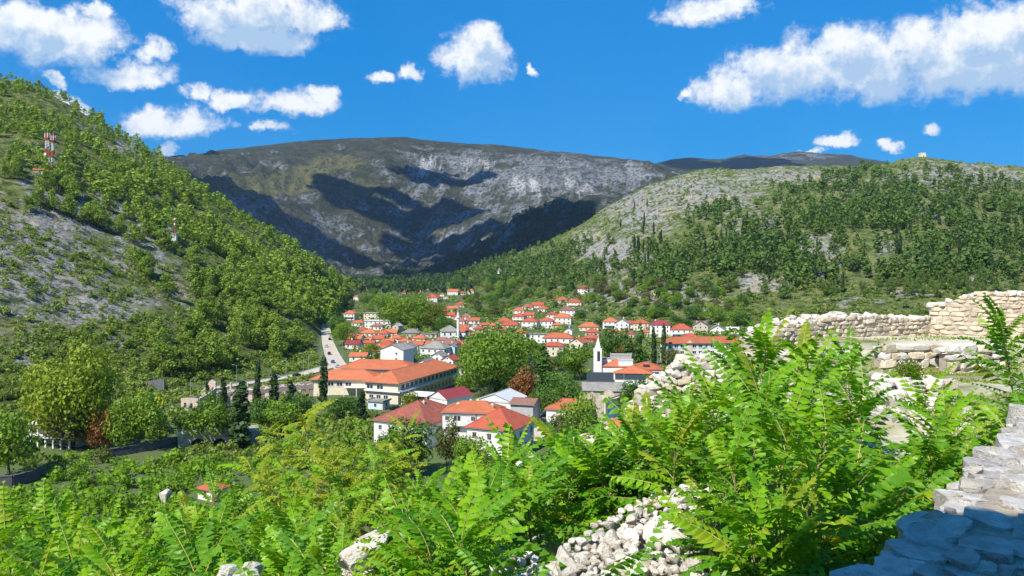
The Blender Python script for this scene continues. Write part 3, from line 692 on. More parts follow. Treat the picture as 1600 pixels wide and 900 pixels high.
ROOF = {'orange': roof_mat('roof_tile_orange', (0.52, 0.160, 0.072), (0.42, 0.128, 0.060), (0.32, 0.10, 0.055), contrast=0.45),
        'red': roof_mat('roof_tile_red', (0.44, 0.105, 0.055), (0.36, 0.085, 0.048), (0.25, 0.07, 0.05), contrast=0.4),
        'weathered': roof_mat('roof_tile_weathered', (0.36, 0.10, 0.060), (0.24, 0.085, 0.062), (0.13, 0.065, 0.055), 2.2, 0.75),
        'crimson': roof_mat('roof_sheet_crimson', (0.29, 0.05, 0.055), (0.24, 0.043, 0.048), (0.20, 0.04, 0.042), contrast=0.2),
        'brown': roof_mat('roof_tile_brown', (0.27, 0.13, 0.095), (0.22, 0.11, 0.085), (0.16, 0.09, 0.07)),
        'grey': roof_mat('roof_stone_grey', (0.30, 0.28, 0.25), (0.22, 0.205, 0.185), (0.16, 0.15, 0.14)),
        'white': roof_mat('roof_sheet_white', (0.62, 0.64, 0.66), (0.55, 0.57, 0.60), (0.50, 0.52, 0.55), contrast=0.2),
        'flat': roof_mat('roof_flat_concrete', (0.42, 0.40, 0.37), (0.34, 0.325, 0.30), (0.28, 0.27, 0.25))}
WALL = {'white': plain('wall_render_white', (0.78, 0.76, 0.72), (0.66, 0.64, 0.60), 0.9, 0.5, bump=0.1, rnd=0.08),
        'cream': plain('wall_render_cream', (0.72, 0.63, 0.48), (0.60, 0.52, 0.39), 0.9, 0.5, bump=0.1, rnd=0.08),
        'beige': plain('wall_render_beige', (0.56, 0.49, 0.39), (0.45, 0.39, 0.31), 0.9, 0.5, bump=0.1, rnd=0.10),
        'blue': plain('wall_render_pale_blue', (0.55, 0.64, 0.72), (0.46, 0.55, 0.63), 0.9, 0.5, bump=0.1),
        'brick': plain('wall_brick_red', (0.40, 0.19, 0.12), (0.31, 0.14, 0.09), 0.9, 1.5, bump=0.2),
        'stone': plain('wall_rough_stone', (0.48, 0.42, 0.33), (0.30, 0.26, 0.20), 0.95, 0.9, bump=0.6),
        'grey': plain('wall_render_grey', (0.42, 0.42, 0.42), (0.34, 0.34, 0.34), 0.9, 0.6, bump=0.1),
        'dark': plain('wall_cladding_slate', (0.055, 0.070, 0.095), (0.045, 0.058, 0.08), 0.6, 0.8),
        'blueboard': plain('board_bright_blue', (0.16, 0.42, 0.72), (0.13, 0.36, 0.64), 0.6, 1.0)}
M_GLASS = plain('window_glass_dark', (0.035, 0.045, 0.055), (0.02, 0.028, 0.036), 0.12, 0.4, spec=0.6)
M_FRAME = plain('window_frame_white', (0.70, 0.69, 0.66), (0.6, 0.59, 0.56), 0.6, 1.0)
M_FRAMEB = plain('window_frame_brown', (0.16, 0.09, 0.05), (0.11, 0.06, 0.035), 0.6, 1.0)
M_GUTTER = plain('gutter_grey_metal', (0.30, 0.29, 0.28), (0.24, 0.23, 0.22), 0.5, 1.0, metal=0.3)
M_CONC = plain('concrete_pale', (0.55, 0.53, 0.49), (0.44, 0.42, 0.39), 0.9, 0.8, bump=0.2)
M_METAL = plain('metal_galvanised', (0.52, 0.54, 0.55), (0.44, 0.46, 0.47), 0.45, 1.0, metal=0.5)

def window_mesh(frame):
    """1 x 1 opening facing -Y: frame with a cross bar, pane set back behind it"""
    m = MB(); b = 0.09
    for x0, x1, z0, z1 in ((-.5, .5, -.5, -.5+b), (-.5, .5, .5-b, .5), (-.5, -.5+b, -.5+b, .5-b), (.5-b, .5, -.5+b, .5-b), (-.03, .03, -.5+b, .5-b)):
        m.box(x0, x1, -0.06, 0.05, z0, z1, 0)
    m.box(-.56, .56, -0.13, 0.05, -.58, -.505, 0)
    return m.mesh('window', [frame])
def pane_mesh():
    m = MB(); m.box(-.41, .41, -0.012, 0.04, -.41, .41); return m.mesh('pane', [M_GLASS])
def winfar_mesh(frame):
    m = MB(); b = 0.1
    for x0, x1, z0, z1 in ((-.5, .5, -.5, -.5+b), (-.5, .5, .5-b, .5), (-.5, -.5+b, -.5+b, .5-b), (.5-b, .5, -.5+b, .5-b)):
        m.box(x0, x1, -0.06, 0.05, z0, z1, 0)
    m.box(-.4, .4, -0.012, 0.04, -.4, .4, 1)
    return m.mesh('window', [frame, M_GLASS])
WIN = {'w': window_mesh(M_FRAME), 'b': window_mesh(M_FRAMEB)}; PANE = pane_mesh(); WINF = {'w': winfar_mesh(M_FRAME), 'b': winfar_mesh(M_FRAMEB)}
def window(parent, x, y, z, rz, w_=1.1, h_=1.4, fr='w', near=False):
    o = obj('window', (WIN if near else WINF)[fr], parent, (x, y, z), (0, 0, rz), (w_, 1, h_))
    if near: obj('pane', PANE, o)
    return o
SIDES = {'front': (0, -1, 0.0), 'right': (1, 0, math.pi/2), 'back': (0, 1, math.pi), 'left': (-1, 0, -math.pi/2)}
def facade(parent, W, D, side, zs, n, ww=1.1, wh=1.4, fr='w', near=False, skip=(), marg=0.0):
    nx, ny, rz = SIDES[side]; span = (W if ny else D)-2*marg
    for z in zs:
        for i in range(n):
            if (i, z) in skip: continue
            t = -span/2+span*(i+0.5)/n
            x, y = (t, ny*D/2) if ny else (nx*W/2, t)
            window(parent, x+nx*0.004, y+ny*0.004, z, rz, ww, wh, fr, near)
def wall_mb(W, D, h, gable=None, rise=0.0, base=-3.0):
    """closed wall shell, pointed ends for a gable roof (ridge along 'x' or 'y')"""
    m = MB(); a, b = W/2, D/2
    m.poly([(-a,-b,base),(a,-b,base),(a,-b,h),(-a,-b,h)] if gable != 'y' else [(-a,-b,base),(a,-b,base),(a,-b,h),(0,-b,h+rise),(-a,-b,h)])
    m.poly([(a,b,base),(-a,b,base),(-a,b,h),(a,b,h)] if gable != 'y' else [(a,b,base),(-a,b,base),(-a,b,h),(0,b,h+rise),(a,b,h)])
    m.poly([(a,-b,base),(a,b,base),(a,b,h),(a,-b,h)] if gable != 'x' else [(a,-b,base),(a,b,base),(a,b,h),(a,0,h+rise),(a,-b,h)])
    m.poly([(-a,b,base),(-a,-b,base),(-a,-b,h),(-a,b,h)] if gable != 'x' else [(-a,b,base),(-a,-b,base),(-a,-b,h),(-a,0,h+rise),(-a,b,h)])
    m.poly([(-a,-b,h),(a,-b,h),(a,b,h),(-a,b,h)])
    return m
def roof_mb(W, D, h, rise, kind, oh=0.45, th=0.16):
    m = MB(); a, b = W/2+oh, D/2+oh; z0 = h+0.02; z1 = z0+th
    if kind == 'flat':
        m.box(-a, a, -b, b, z0, z0+0.3); m.box(-a, -a+0.25, -b, b, z0+0.303, z0+0.6); m.box(a-0.25, a, -b, b, z0+0.303, z0+0.6); m.box(-a+0.26, a-0.26, -b, -b+0.25, z0+0.303, z0+0.6)
        return m
    if kind == 'gable_x' or kind == 'gable_y':
        sl = rise/(D/2 if kind == 'gable_x' else W/2); dz = -oh*sl
        def P(x, y, z): return (x, y, z) if kind == 'gable_x' else (y, x, z)
        aa, bb = (a, b) if kind == 'gable_x' else (b, a)
        e0, r0 = h+dz+0.03, h+rise+0.03
        fl = kind == 'gable_y'
        for s in (-1, 1):
            q = [P(-aa, s*bb, e0+th), P(aa, s*bb, e0+th), P(aa, 0, r0+th), P(-aa, 0, r0+th)]
            u = [P(-aa, s*bb, e0), P(-aa, 0, r0), P(aa, 0, r0), P(aa, s*bb, e0)]
            e = [P(-aa, s*bb, e0), P(aa, s*bb, e0), P(aa, s*bb, e0+th), P(-aa, s*bb, e0+th)]
            for pl in (q, u, e): m.poly(pl if (s < 0) != fl else pl[::-1])
        for s in (-1, 1):
            g = [P(s*aa, -bb, e0), P(s*aa, 0, r0), P(s*aa, 0, r0+th), P(s*aa, -bb, e0+th)]; k = [P(s*aa, bb, e0), P(s*aa, bb, e0+th), P(s*aa, 0, r0+th), P(s*aa, 0, r0)]
            m.poly(g); m.poly(k)
        m.bar(P(-aa, 0, r0+th+0.02), P(aa, 0, r0+th+0.02), 0.12, n=5)
        return m
    if kind == 'pyramid': r1, r2 = (0, 0, z1+rise), (0, 0, z1+rise)
    elif W >= D: r1, r2 = (-(a-b), 0, z1+rise), (a-b, 0, z1+rise)
    else: r1, r2 = (0, -(b-a), z1+rise), (0, b-a, z1+rise)
    c = [(-a,-b,z1),(a,-b,z1),(a,b,z1),(-a,b,z1)]
    if W >= D or kind == 'pyramid':
        m.poly([c[0], c[1], r2, r1] if kind != 'pyramid' else [c[0], c[1], r1]); m.poly([c[1], c[2], r2])
        m.poly([c[2], c[3], r1, r2] if kind != 'pyramid' else [c[2], c[3], r1]); m.poly([c[3], c[0], r1])
        ends = [(c[0], r1), (c[3], r1), (c[1], r2), (c[2], r2)]
    else:
        m.poly([c[0], c[1], r1]); m.poly([c[1], c[2], r2, r1]); m.poly([c[2], c[3], r2]); m.poly([c[3], c[0], r1, r2])
        ends = [(c[0], r1), (c[1], r1), (c[2], r2), (c[3], r2)]
    for i in range(4):
        j = (i+1) % 4; lo = lambda p: (p[0], p[1], z0)
        m.poly([lo(c[i]), lo(c[j]), c[j], c[i]])
    m.poly([(-a,b,z0),(a,b,z0),(a,-b,z0),(-a,-b,z0)])
    for p, q in ends: m.bar(p, q, 0.11, n=5, cap=False)
    if r1 != r2: m.bar(r1, r2, 0.12, n=5)
    return m
def chimney(parent, x, y, z, h=1.6, s=0.32, mat=None):
    m = MB(); m.box(-s, s, -s, s, -1.2, h); m.box(-s-0.1, s+0.1, -s-0.1, s+0.1, h+0.003, h+0.15); m.box(-s*0.6, s*0.6, -s*0.6, s*0.6, h+0.153, h+0.4)
    return m.build('chimney', mat or WALL['white'], parent, (x, y, z))
ORD = ['first', 'second', 'third', 'fourth', 'fifth', 'sixth', 'seventh', 'eighth', 'ninth', 'tenth', 'eleventh', 'twelfth', 'thirteenth', 'fourteenth', 'fifteenth', 'sixteenth']
HOUSEBOX = []
def house(px, py, wpx, st=2, roof='hip', rc='orange', wc='white', rot=12, ratio=0.8, label='', chim=1, wins=True, near=False, rise=None, name='house', dmin=150, hwall=None, balcony=False, fr='w', cat='house', group=None):
    """house whose front foot stands at this spot; wpx is its apparent width over the eaves"""
    p = hit(px, py, dmin); s = p.y/F; rr = -R(rot)
    W = 1.18*wpx*s/(abs(math.cos(rr))+ratio*abs(math.sin(rr)))-0.9; W = max(W, 3.2); D = W*ratio
    h = hwall or (2.6*st+0.1)
    span = min(W, D) if not roof.startswith('gable') else (D if roof == 'gable_x' else W)
    rise = rise if rise is not None else span*0.5*0.60
    ext = abs(math.sin(rr))*W/2+math.cos(rr)*D/2
    e = empty(name, (p.x, p.y+ext*0.8, p.z), rr)
    wall = wall_mb(W, D, h, {'gable_x': 'x', 'gable_y': 'y'}.get(roof), rise).build('wall', WALL[wc], e)
    ro = roof_mb(W, D, h, rise, roof).build('roof', ROOF[rc], e)
    for i in range(chim):
        x, y = (rnd.uniform(-.3, .3)*W, rnd.uniform(.05, .25)*D)
        if roof == 'flat': zc = h+0.3
        elif roof == 'gable_x': zc = h+rise*(1-2*abs(y)/D)
        elif roof == 'gable_y': zc = h+rise*(1-2*abs(x)/W)
        else: zc = h+rise*0.55
        chimney(ro, x, y, zc, 1.2, 0.3, WALL[wc])
    if wins:
        zs = [1.45+2.6*k for k in range(st)]
        nW = max(1, min(6, int(W/3.0))); nD = max(1, min(5, int(D/3.2)))
        facade(e, W, D, 'front', zs, nW, fr=fr, near=near)
        facade(e, W, D, 'right' if rot > 0 else 'left', zs, nD, fr=fr, near=near)
        if roof == 'gable_y' and rise > 1.6: window(e, 0, -D/2-0.004, h+rise*0.35, 0, 0.8, 0.9, fr, near)
        d = MB(); d.box(-.45, .45, -0.06, 0.02, 0, 2.05); d.build('door', M_FRAMEB, e, (W*0.5/nW if nW % 2 == 0 else W*0.08+W/nW*0.5, -D/2-0.03, -0.0))
    if balcony and st > 1:
        b = MB(); z = 2.6*(st-1); b.box(-W*0.4, W*0.4, -D/2-1.3, -D/2-0.02, z-0.15, z); b.box(-W*0.4, W*0.4, -D/2-1.3, -D/2-1.22, z+0.003, z+0.95)
        b.box(-W*0.4, -W*0.4+0.08, -D/2-1.21, -D/2-0.02, z+0.003, z+0.95); b.box(W*0.4-0.08, W*0.4, -D/2-1.21, -D/2-0.02, z+0.003, z+0.95)
        b.build('balcony', WALL['white'], e)
    hpx = (h+rise)/s
    HOUSEBOX.append((px-wpx/2, px+wpx/2, py-hpx, py, p.y))
    tag(e, label, cat, group)
    return e
# clusters of houses: (column, row of the foot, apparent width, storeys, roof, roof colour, wall colour, turn, depth ratio)
CL = {
 'where the valley narrows': [(551,451,10,1,'hip','orange','white',10,.8),(570,450,14,1,'hip','orange','cream',-8,.7),(634,459,13,1,'gable_x','orange','beige',5,.6),(650,459,13,1,'gable_x','orange','white',-6,.6),
   (671,454,10,1,'hip','orange','white',10,.8),(686,453,9,1,'hip','red','white',10,.8)],
 'at the head of town': [(557,470,9,2,'hip','orange','white',14,.9),(674,472,24,2,'pyramid','red','white',12,.9),(691,463,7,1,'hip','orange','white',9,.8),(697,467,8,1,'flat','flat','white',9,.8),(708,461,16,2,'gable_x','orange','white',8,.7),
   (722,461,11,1,'hip','red','cream',-9,.8),(736,460,10,2,'hip','orange','white',12,.8)],
 'right of the big plane trees': [(678,484,13,1,'gable_y','orange','white',22,.8),(694,490,14,1,'gable_x','orange','beige',6,.6),(707,486,17,1,'gable_x','orange','white',-5,.6),(719,480,17,1,'hip','red','beige',12,.8),(701,497,19,1,'gable_x','red','cream',8,.6),
   (714,500,15,1,'hip','red','white',10,.8),(729,500,16,1,'hip','brown','white',10,.8),(739,506,20,1,'gable_x','orange','white',5,.6),(720,507,14,1,'hip','red','white',9,.8),(757,513,15,1,'gable_x','orange','cream',-5,.6),(748,520,17,1,'hip','red','cream',10,.8),(766,524,19,1,'hip','orange','white',12,.7),(782,522,19,1,'gable_x','red','white',8,.7)],
 'around the old mosque': [(726,517,15,1,'gable_x','red','white',10,.7),(740,519,18,1,'gable_y','white','white',18,.9),(722,532,28,2,'hip','orange','white',10,.8),(742,536,13,2,'hip','orange','beige',12,.8),(671,528,22,1,'flat','flat','beige',4,.4),(716,543,18,1,'hip','red','white',12,.8),(732,545,20,1,'gable_x','orange','white',8,.7),(752,533,20,1,'hip','red','cream',12,.8),(690,538,16,1,'gable_x','brown','white',8,.7)],
 'on the upper right terraces': [(912,459,17,2,'hip','crimson','white',14,.8),(879,473,21,1,'pyramid','orange','beige',12,.9),(899,481,24,2,'hip','red','cream',14,.8),(888,494,24,2,'hip','brown','white',10,.8),(841,481,18,1,'gable_x','red','white',8,.8),
   (825,484,18,1,'hip','red','white',10,.7),(849,487,17,1,'hip','red','white',12,.7),(811,490,20,1,'hip','orange','white',12,.8),(827,497,17,1,'gable_x','red','white',8,.7)],
 'in rows below the terraces': [(812,505,21,2,'hip','red','cream',20,.8),(829,514,26,2,'hip','red','white',14,.8),(789,508,23,1,'hip','red','beige',12,.8),(798,514,23,1,'gable_x','red','cream',12,.7),(770,515,15,1,'hip','orange','cream',10,.8),
   (855,513,22,2,'hip','red','white',12,.8),(864,502,18,2,'hip','red','white',12,.8),(880,507,29,2,'hip','orange','white',12,.7),(871,514,17,1,'hip','orange','beige',10,.7),(814,527,22,1,'hip','orange','cream',14,.8),(797,532,26,1,'gable_x','orange','beige',5,.5)],
 'left of the white tower': [(874,543,46,2,'hip','orange','white',12,.5),(843,536,28,2,'flat','grey','white',8,.5),(889,529,14,2,'gable_y','grey','white',14,.8),(866,557,32,2,'hip','red','cream',10,.6),(905,551,28,2,'gable_y','orange','cream',24,1.0),(921,517,30,1,'hip','orange','cream',8,.7),(926,526,22,1,'hip','red','beige',10,.7),(924,536,24,1,'hip','red','brick',8,.7)],
 'below the wooded right hillside': [(955,514,24,2,'hip','orange','white',12,.8),(974,517,24,2,'gable_y','grey','white',16,.8),(986,513,25,1,'hip','red','white',10,.8),(1003,517,24,2,'hip','red','cream',10,.8),(960,527,24,1,'hip','red','cream',14,.8),(984,528,17,1,'hip','red','beige',10,.8),(1011,526,16,1,'hip','orange','white',10,.8),
   (1034,527,32,3,'hip','crimson','white',14,.7),(1067,528,34,2,'hip','red','white',10,.8),(1097,521,25,2,'gable_y','brown','beige',14,.9),(1124,522,27,1,'gable_y','grey','white',14,.9),(1146,522,19,1,'gable_x','white','white',10,.7),(1081,535,27,1,'hip','red','white',12,.8),(1094,541,26,1,'hip','orange','cream',12,.8),(1138,537,40,1,'flat','grey','grey',6,.4)],
 'beside the main road': [(547,500,20,2,'hip','orange','white',16,.8),(559,510,19,1,'hip','orange','white',8,.6),(589,516,20,1,'hip','brown','white',8,.7),(550,526,24,1,'hip','grey','white',12,.8),(576,527,26,1,'hip','orange','white',12,.7),(598,528,20,1,'hip','red','white',10,.8),(611,526,20,1,'gable_x','orange','beige',10,.7),
   (620,521,15,2,'gable_y','flat','beige',22,1.2),(619,536,22,1,'hip','orange','white',12,.8),(552,536,28,1,'gable_x','orange','white',10,.7),(576,537,15,1,'hip','orange','beige',10,.8),(577,543,17,1,'gable_x','red','white',8,.7),(566,522,17,1,'hip','red','white',10,.8),(590,536,20,1,'gable_x','red','white',8,.7),(632,541,20,1,'hip','orange','white',12,.8),(607,541,17,1,'gable_x','orange','cream',8,.7)],
 'in the block behind the school': [(551,545,24,1,'gable_x','crimson','white',14,.7),(602,549,35,1,'hip','red','white',12,.8),(590,556,42,1,'gable_x','orange','white',8,.5),(560,565,27,1,'gable_x','orange','white',8,.6),(642,527,28,1,'hip','grey','stone',8,.7),(650,546,24,1,'gable_x','orange','white',10,.7),(677,546,24,1,'gable_x','orange','white',10,.7),
   (655,536,22,1,'hip','orange','cream',10,.7),(702,545,30,1,'hip','brown','beige',12,.8),(680,561,44,2,'hip','grey','white',18,.8),(706,558,16,2,'gable_y','grey','blue',16,.9)],
}
for where, lst in CL.items():
    order = sorted(range(len(lst)), key=lambda i: lst[i][0])
    for k, i in enumerate(order):
        q = lst[i]
        look = {'orange': 'orange tiled', 'red': 'red tiled', 'brown': 'brownish tiled', 'grey': 'grey', 'crimson': 'dark red', 'white': 'white sheet', 'flat': 'flat grey', 'weathered': 'weathered'}[q[5]]
        form = {'hip': 'hipped', 'pyramid': 'pyramid', 'gable_x': 'pitched', 'gable_y': 'gabled', 'flat': ''}[q[4]]
        wl = {'white': 'white', 'cream': 'cream', 'beige': 'beige', 'blue': 'pale blue', 'brick': 'brick', 'stone': 'stone', 'grey': 'grey'}[q[6]]
        lab = ' '.join(f'{wl} house, {look} roof, {ORD[k]} from left {where}'.split())
        house(q[0], q[1], q[2], q[3], q[4], q[5], q[6], q[7], q[8], lab, chim=1 if q[2] > 12 and q[4] != 'flat' else 0, balcony=(q[3] >= 2 and q[2] >= 20 and i % 2 == 0), group='houses '+where)
# larger houses of the block behind the school
house(618, 583, 46, 3, 'gable_y', 'grey', 'white', 22, .8, 'tall white block with plain gable and tiny windows behind the school', chim=1, wins=False, rise=2.2, hwall=10.5)
HB = [o for o in COL.objects if o.get('label', '').startswith('tall white block')][0]
for z in (3.5, 6.5, 9.0): window(HB, 2.4, -0.004-abs([v.co.y for v in HB.children[0].data.vertices][0]), z, 0, 0.7, 0.7, 'b')
house(638, 572, 24, 3, 'gable_y', 'grey', 'white', 22, 1.0, 'narrow white house with grey gable roof just behind the tall white block', chim=1, hwall=9.0)
house(665, 586, 40, 1, 'gable_y', 'grey', 'white', 20, .9, 'low white gabled building with grey roof against the school wing', chim=0, wins=False, rise=2.4, hwall=4.2)
house(686, 574, 24, 2, 'gable_y', 'grey', 'white', 20, 1.0, 'white gabled house with grey roof, front one of the pair by the school wing', chim=1)
house(703, 581, 27, 2, 'gable_y', 'red', 'white', 24, 1.0, 'white house with balconies and red gable roof at the end of the school wing', chim=1, balcony=True)
house(730, 594, 26, 2, 'hip', 'red', 'white', 14, .9, 'white house with red hipped roof between school wing and plane tree', chim=1)
house(842, 601, 32, 1, 'gable_x', 'flat', 'beige', 10, .6, 'low beige shed with flat pale roof behind the dark green tree', chim=0, wins=False, hwall=2.6, rise=0.7)
house(326, 783, 44, 1, 'hip', 'orange', 'white', 30, .85, 'small white hut with bright orange roof among the valley thicket', chim=0, name='hut', cat='hut', dmin=120, hwall=2.3)
house(590, 640, 32, 1, 'flat', 'grey', 'blue', 22, .8, 'small pale blue hut with flat grey roof before the school', chim=0, name='hut', cat='hut', hwall=2.6)
house(976, 684, 44, 1, 'gable_x', 'orange', 'white', 40, .6, 'house with bright orange roof half hidden by leaves beside the street', chim=0, hwall=3.0)
house(581, 499, 24, 2, 'flat', 'flat', 'cream', 8, .6, 'flat grey roofed building above the long white block', chim=0, cat='building', name='building')
house(592, 513, 42, 2, 'flat', 'white', 'white', 14, .45, 'long white block with flat white roof near the plane trees', chim=0, cat='building', name='building')
# ------------------------------------------------------------------ the named buildings
def place(px, py, dmin=150): return hit(px, py, dmin)
def near_house(name, label, corner, W, D, rot, h, rise, rc, wc, roof='hip', cat='building', chims=(), zs=(), nf=0, nr=0, ww=1.2, wh=1.5, fr='w', oh=0.5):
    """corner: the front corner turned to the camera (front/right corner), at its foot"""
    e = empty(name, corner, R(rot))
    off = Vector((-W/2, D/2, 0))
    wm = wall_mb(W, D, h, {'gable_x': 'x', 'gable_y': 'y'}.get(roof), rise); b = wm.build('wall', WALL[wc], e, off)
    ro = roof_mb(W, D, h, rise, roof, oh).build('roof', ROOF[rc], e, off)
    for (x, y, z) in chims: chimney(ro, x, y, z, 1.5, 0.35, WALL['cream'])
    holder = e
    for side, n in (('front', nf), ('right', nr)):
        nx, ny, rz = SIDES[side]; span = W if ny else D
        for z in zs:
            for i in range(n):
                t = -span/2+span*(i+0.5)/n; x, y = (t, -D/2-0.004) if ny else (W/2+0.004, t)
                window(e, x+off.x, y+off.y, z, rz, ww, wh, fr, True)
    g = MB()
    for z_ in ((h-0.05),):
        g.bar((-W-oh, -oh-0.07, z_), (oh, -oh-0.07, z_), 0.07, n=6); g.bar((oh+0.07, -oh, z_), (oh+0.07, D+oh, z_), 0.07, n=6)
    g.build('gutter', M_GUTTER, e)
    tag(e, label, cat)
    return e, ro
# school: long wing seen from its corner, entrance wing to the left, linking wing behind
c = place(622, 632)
sch, _ = near_house('school', 'long two-storey school wing with bright orange hipped roof and band of windows', c, 13.5, 48, -22, 7.4, 3.3, 'orange', 'cream', chims=(), zs=(), oh=0.9)
ang = R(-22)
for i in range(14):
    window(sch, 0.006, 2.2+48*(i+0.35)/14.6, 5.9, math.pi/2, 2.3, 1.9, 'w', True)
for i in range(11):
    window(sch, 0.006, 12+36*(i+0.35)/11.6, 2.2, math.pi/2, 2.0, 1.8, 'w', True)
for x in (-11.6, -7.4): window(sch, x, -0.006, 5.7, 0, 3.0, 1.7, 'w', True)
for x in (-11, -8, -5): window(sch, x, -0.006, 2.3, 0, 2.0, 1.5, 'w', True)
m = MB(); m.box(0.02, 1.3, -0.9, 48, 4.25, 4.75); m.box(-13.5, 1.3, -1.0, -0.02, 4.25, 4.75); m.build('ledge', WALL['white'], sch)
m = MB()
for y in (0.6, 5.2, 10): m.box(0.9, 1.25, y, y+0.35, -1.5, 4.24)
m.build('column', WALL['white'], sch)
m = MB(); m.box(1.4, 11, 1, 9.6, 3.2, 3.5)
for x, y in ((1.5, 1.2), (10.6, 1.2), (10.6, 9.1), (1.5, 9.1)): m.box(x, x+0.25, y, y+0.25, -1.5, 3.197)
m.build('canopy', WALL['white'], sch)
c2 = place(588, 617)
wing, _ = near_house('school_wing', 'left entrance wing of the school with bright orange roof and blue windows', c2, 25, 13, -4, 5.6, 2.9, 'orange', 'cream', oh=0.9)
for i in range(4): window(wing, -21+3.4*i, -0.006, 3.9, 0, 2.6, 1.6, 'w', True)
m = MB(); m.box(-12, -2, -3.2, -0.02, 3.0, 3.25)
for x in (-11.8, -7, -2.4): m.box(x, x+0.25, -3.1, -2.85, -1.5, 2.997)
m.build('porch', WALL['white'], wing)
c3 = place(632, 609)
near_house('school_wing', 'linking wing behind the school, orange roof only showing over the others', c3+Vector((2, 6, 0)), 30, 12, -10, 7.0, 2.9, 'orange', 'cream', oh=0.9)
g_ = MB(); p = place(597, 616)
g_.poly([(-4.2, 0, 4.4), (4.2, 0, 4.4), (0, 0, 7.6)]); g_.poly([(-4.2, .4, 4.4), (0, .4, 7.6), (4.2, .4, 4.4)]); g_.poly([(-4.2, 0, 4.4), (0, 0, 7.6), (0, .4, 7.6), (-4.2, .4, 4.4)]); g_.poly([(4.2, 0, 4.4), (4.2, .4, 4.4), (0, .4, 7.6), (0, 0, 7.6)])
g_.box(-.35, .35, -.05, -.003, 5.2, 6.4, 1)
g_.build('gable', [WALL['cream'], M_GLASS], wing, (2.6, -0.8, 1.0))

# three houses nearest to the camera
c = place(666, 703)
a1, r1 = near_house('house', 'white house with long weathered dark red tiled roof behind the dark round trees', c, 17.5, 21, -28, 6.4, 4.6, 'weathered', 'white', cat='house', zs=(1.6, 4.6), nf=4, nr=5, chims=((-1, 6, 8.2), (1.5, -1, 9.3)))
c = place(779, 700)
a2, r2 = near_house('apartment_house', 'white three-storey house with orange roof, balconies and satellite dish', c, 15.5, 9, -8, 9.3, 2.3, 'orange', 'white', cat='house', zs=(), chims=((-4, -1.5, 9.6), (5.6, -1.8, 9.6), (1, 2, 10.0), (-1.2, 2.4, 9.9)))
for z in (1.7, 4.7, 7.7):
    window(a2, -14.2, -0.006, z, 0, 1.2, 1.4, 'w', True); window(a2, -11.4, -0.006, z, 0, 2.2, 1.7, 'w', True)
    for x in (-7, -4.4, -1.6): window(a2, x, -0.006, z, 0, 1.3, 1.5, 'w', True)
for z in (3.1, 6.1):
    b = MB(); b.box(-12.6, -6.6, -1.5, -0.02, z-0.18, z); b.box(-12.6, -6.6, -1.5, -1.4, z+0.003, z+0.95); b.box(-12.6, -12.5, -1.39, -0.02, z+0.003, z+0.95); b.box(-6.7, -6.6, -1.39, -0.02, z+0.003, z+0.95)
    b.build('balcony', WALL['white'], a2)
    b = MB(); b.box(-5.6, -0.3, -1.2, -0.02, z-0.18, z); b.box(-5.6, -0.3, -1.2, -1.1, z+0.003, z+0.95); b.build('balcony', WALL['white'], a2)
m = MB(); m.bar((-6.2, -0.25, -1), (-6.2, -0.25, 9.0), 0.09); m.build('drainpipe', M_GUTTER, a2)
m = MB(); m.ring([(0.0, 0.0), (0.25, 0.03), (0.45, 0.12)], 12); m.bar((0, 0, 0), (0, 0, 0.45), 0.02); m.bar((0, 0, 0), (0, .3, -.3), 0.03)
m.build('satellite_dish', M_METAL, a2, (-8.2, -0.4, 6.9), (R(70), 0, R(-20)))
m = MB(); m.box(-.45, .45, -.35, 0, -.3, .3); ac = m.mesh('air_conditioner', [WALL['white']])
for x, z in ((-13.0, 5.6), (-13.0, 3.2)): obj('air_conditioner', ac, a2, (x, -0.01, z))
c = place(800, 719)
a3, r3 = near_house('house', 'white house with red tiled hipped roof, nearest building to the street', c, 12.8, 14.5, -24, 7.3, 4.2, 'weathered', 'white', cat='house', zs=(2.0, 5.4), nf=3, nr=4, ww=1.3, wh=1.9, chims=((1.5, 2.0, 8.8), (-2.4, 3.4, 8.6)))
r3.data.materials[0] = ROOF['red']
m = MB(); m.bar((0, 0, 0), (0, 0, 2.4), 0.03); 
for k in range(4): m.bar((-.5, 0, 1.4+.25*k), (.5, 0, 1.4+.25*k), 0.015, n=4)
m.build('aerial', M_METAL, r3, (1.0, 1.0, 10.4))
c = place(835, 690)
near_house('annexe', 'grey rendered annexe with brown roof behind the red tiled house', c+Vector((0, 16, 0)), 7, 9, -16, 7.4, 1.0, 'brown', 'grey', roof='gable_x', cat='building', zs=(5.8,), nf=0, nr=2)
c = place(800, 660)
near_house('shed', 'white shed with pale sheet metal gable roof behind the apartment house', c+Vector((0, 6, 0)), 12.5, 12, -24, 5.2, 2.2, 'white', 'white', roof='gable_y', cat='shed', zs=(), oh=0.3)
c = place(700, 662)
near_house('house', 'white house end with dark crimson roof next to the apartment house', c+Vector((-1, 8, 0)), 8, 12, -40, 6.2, 2.2, 'crimson', 'white', roof='gable_y', cat='house', oh=0.3)

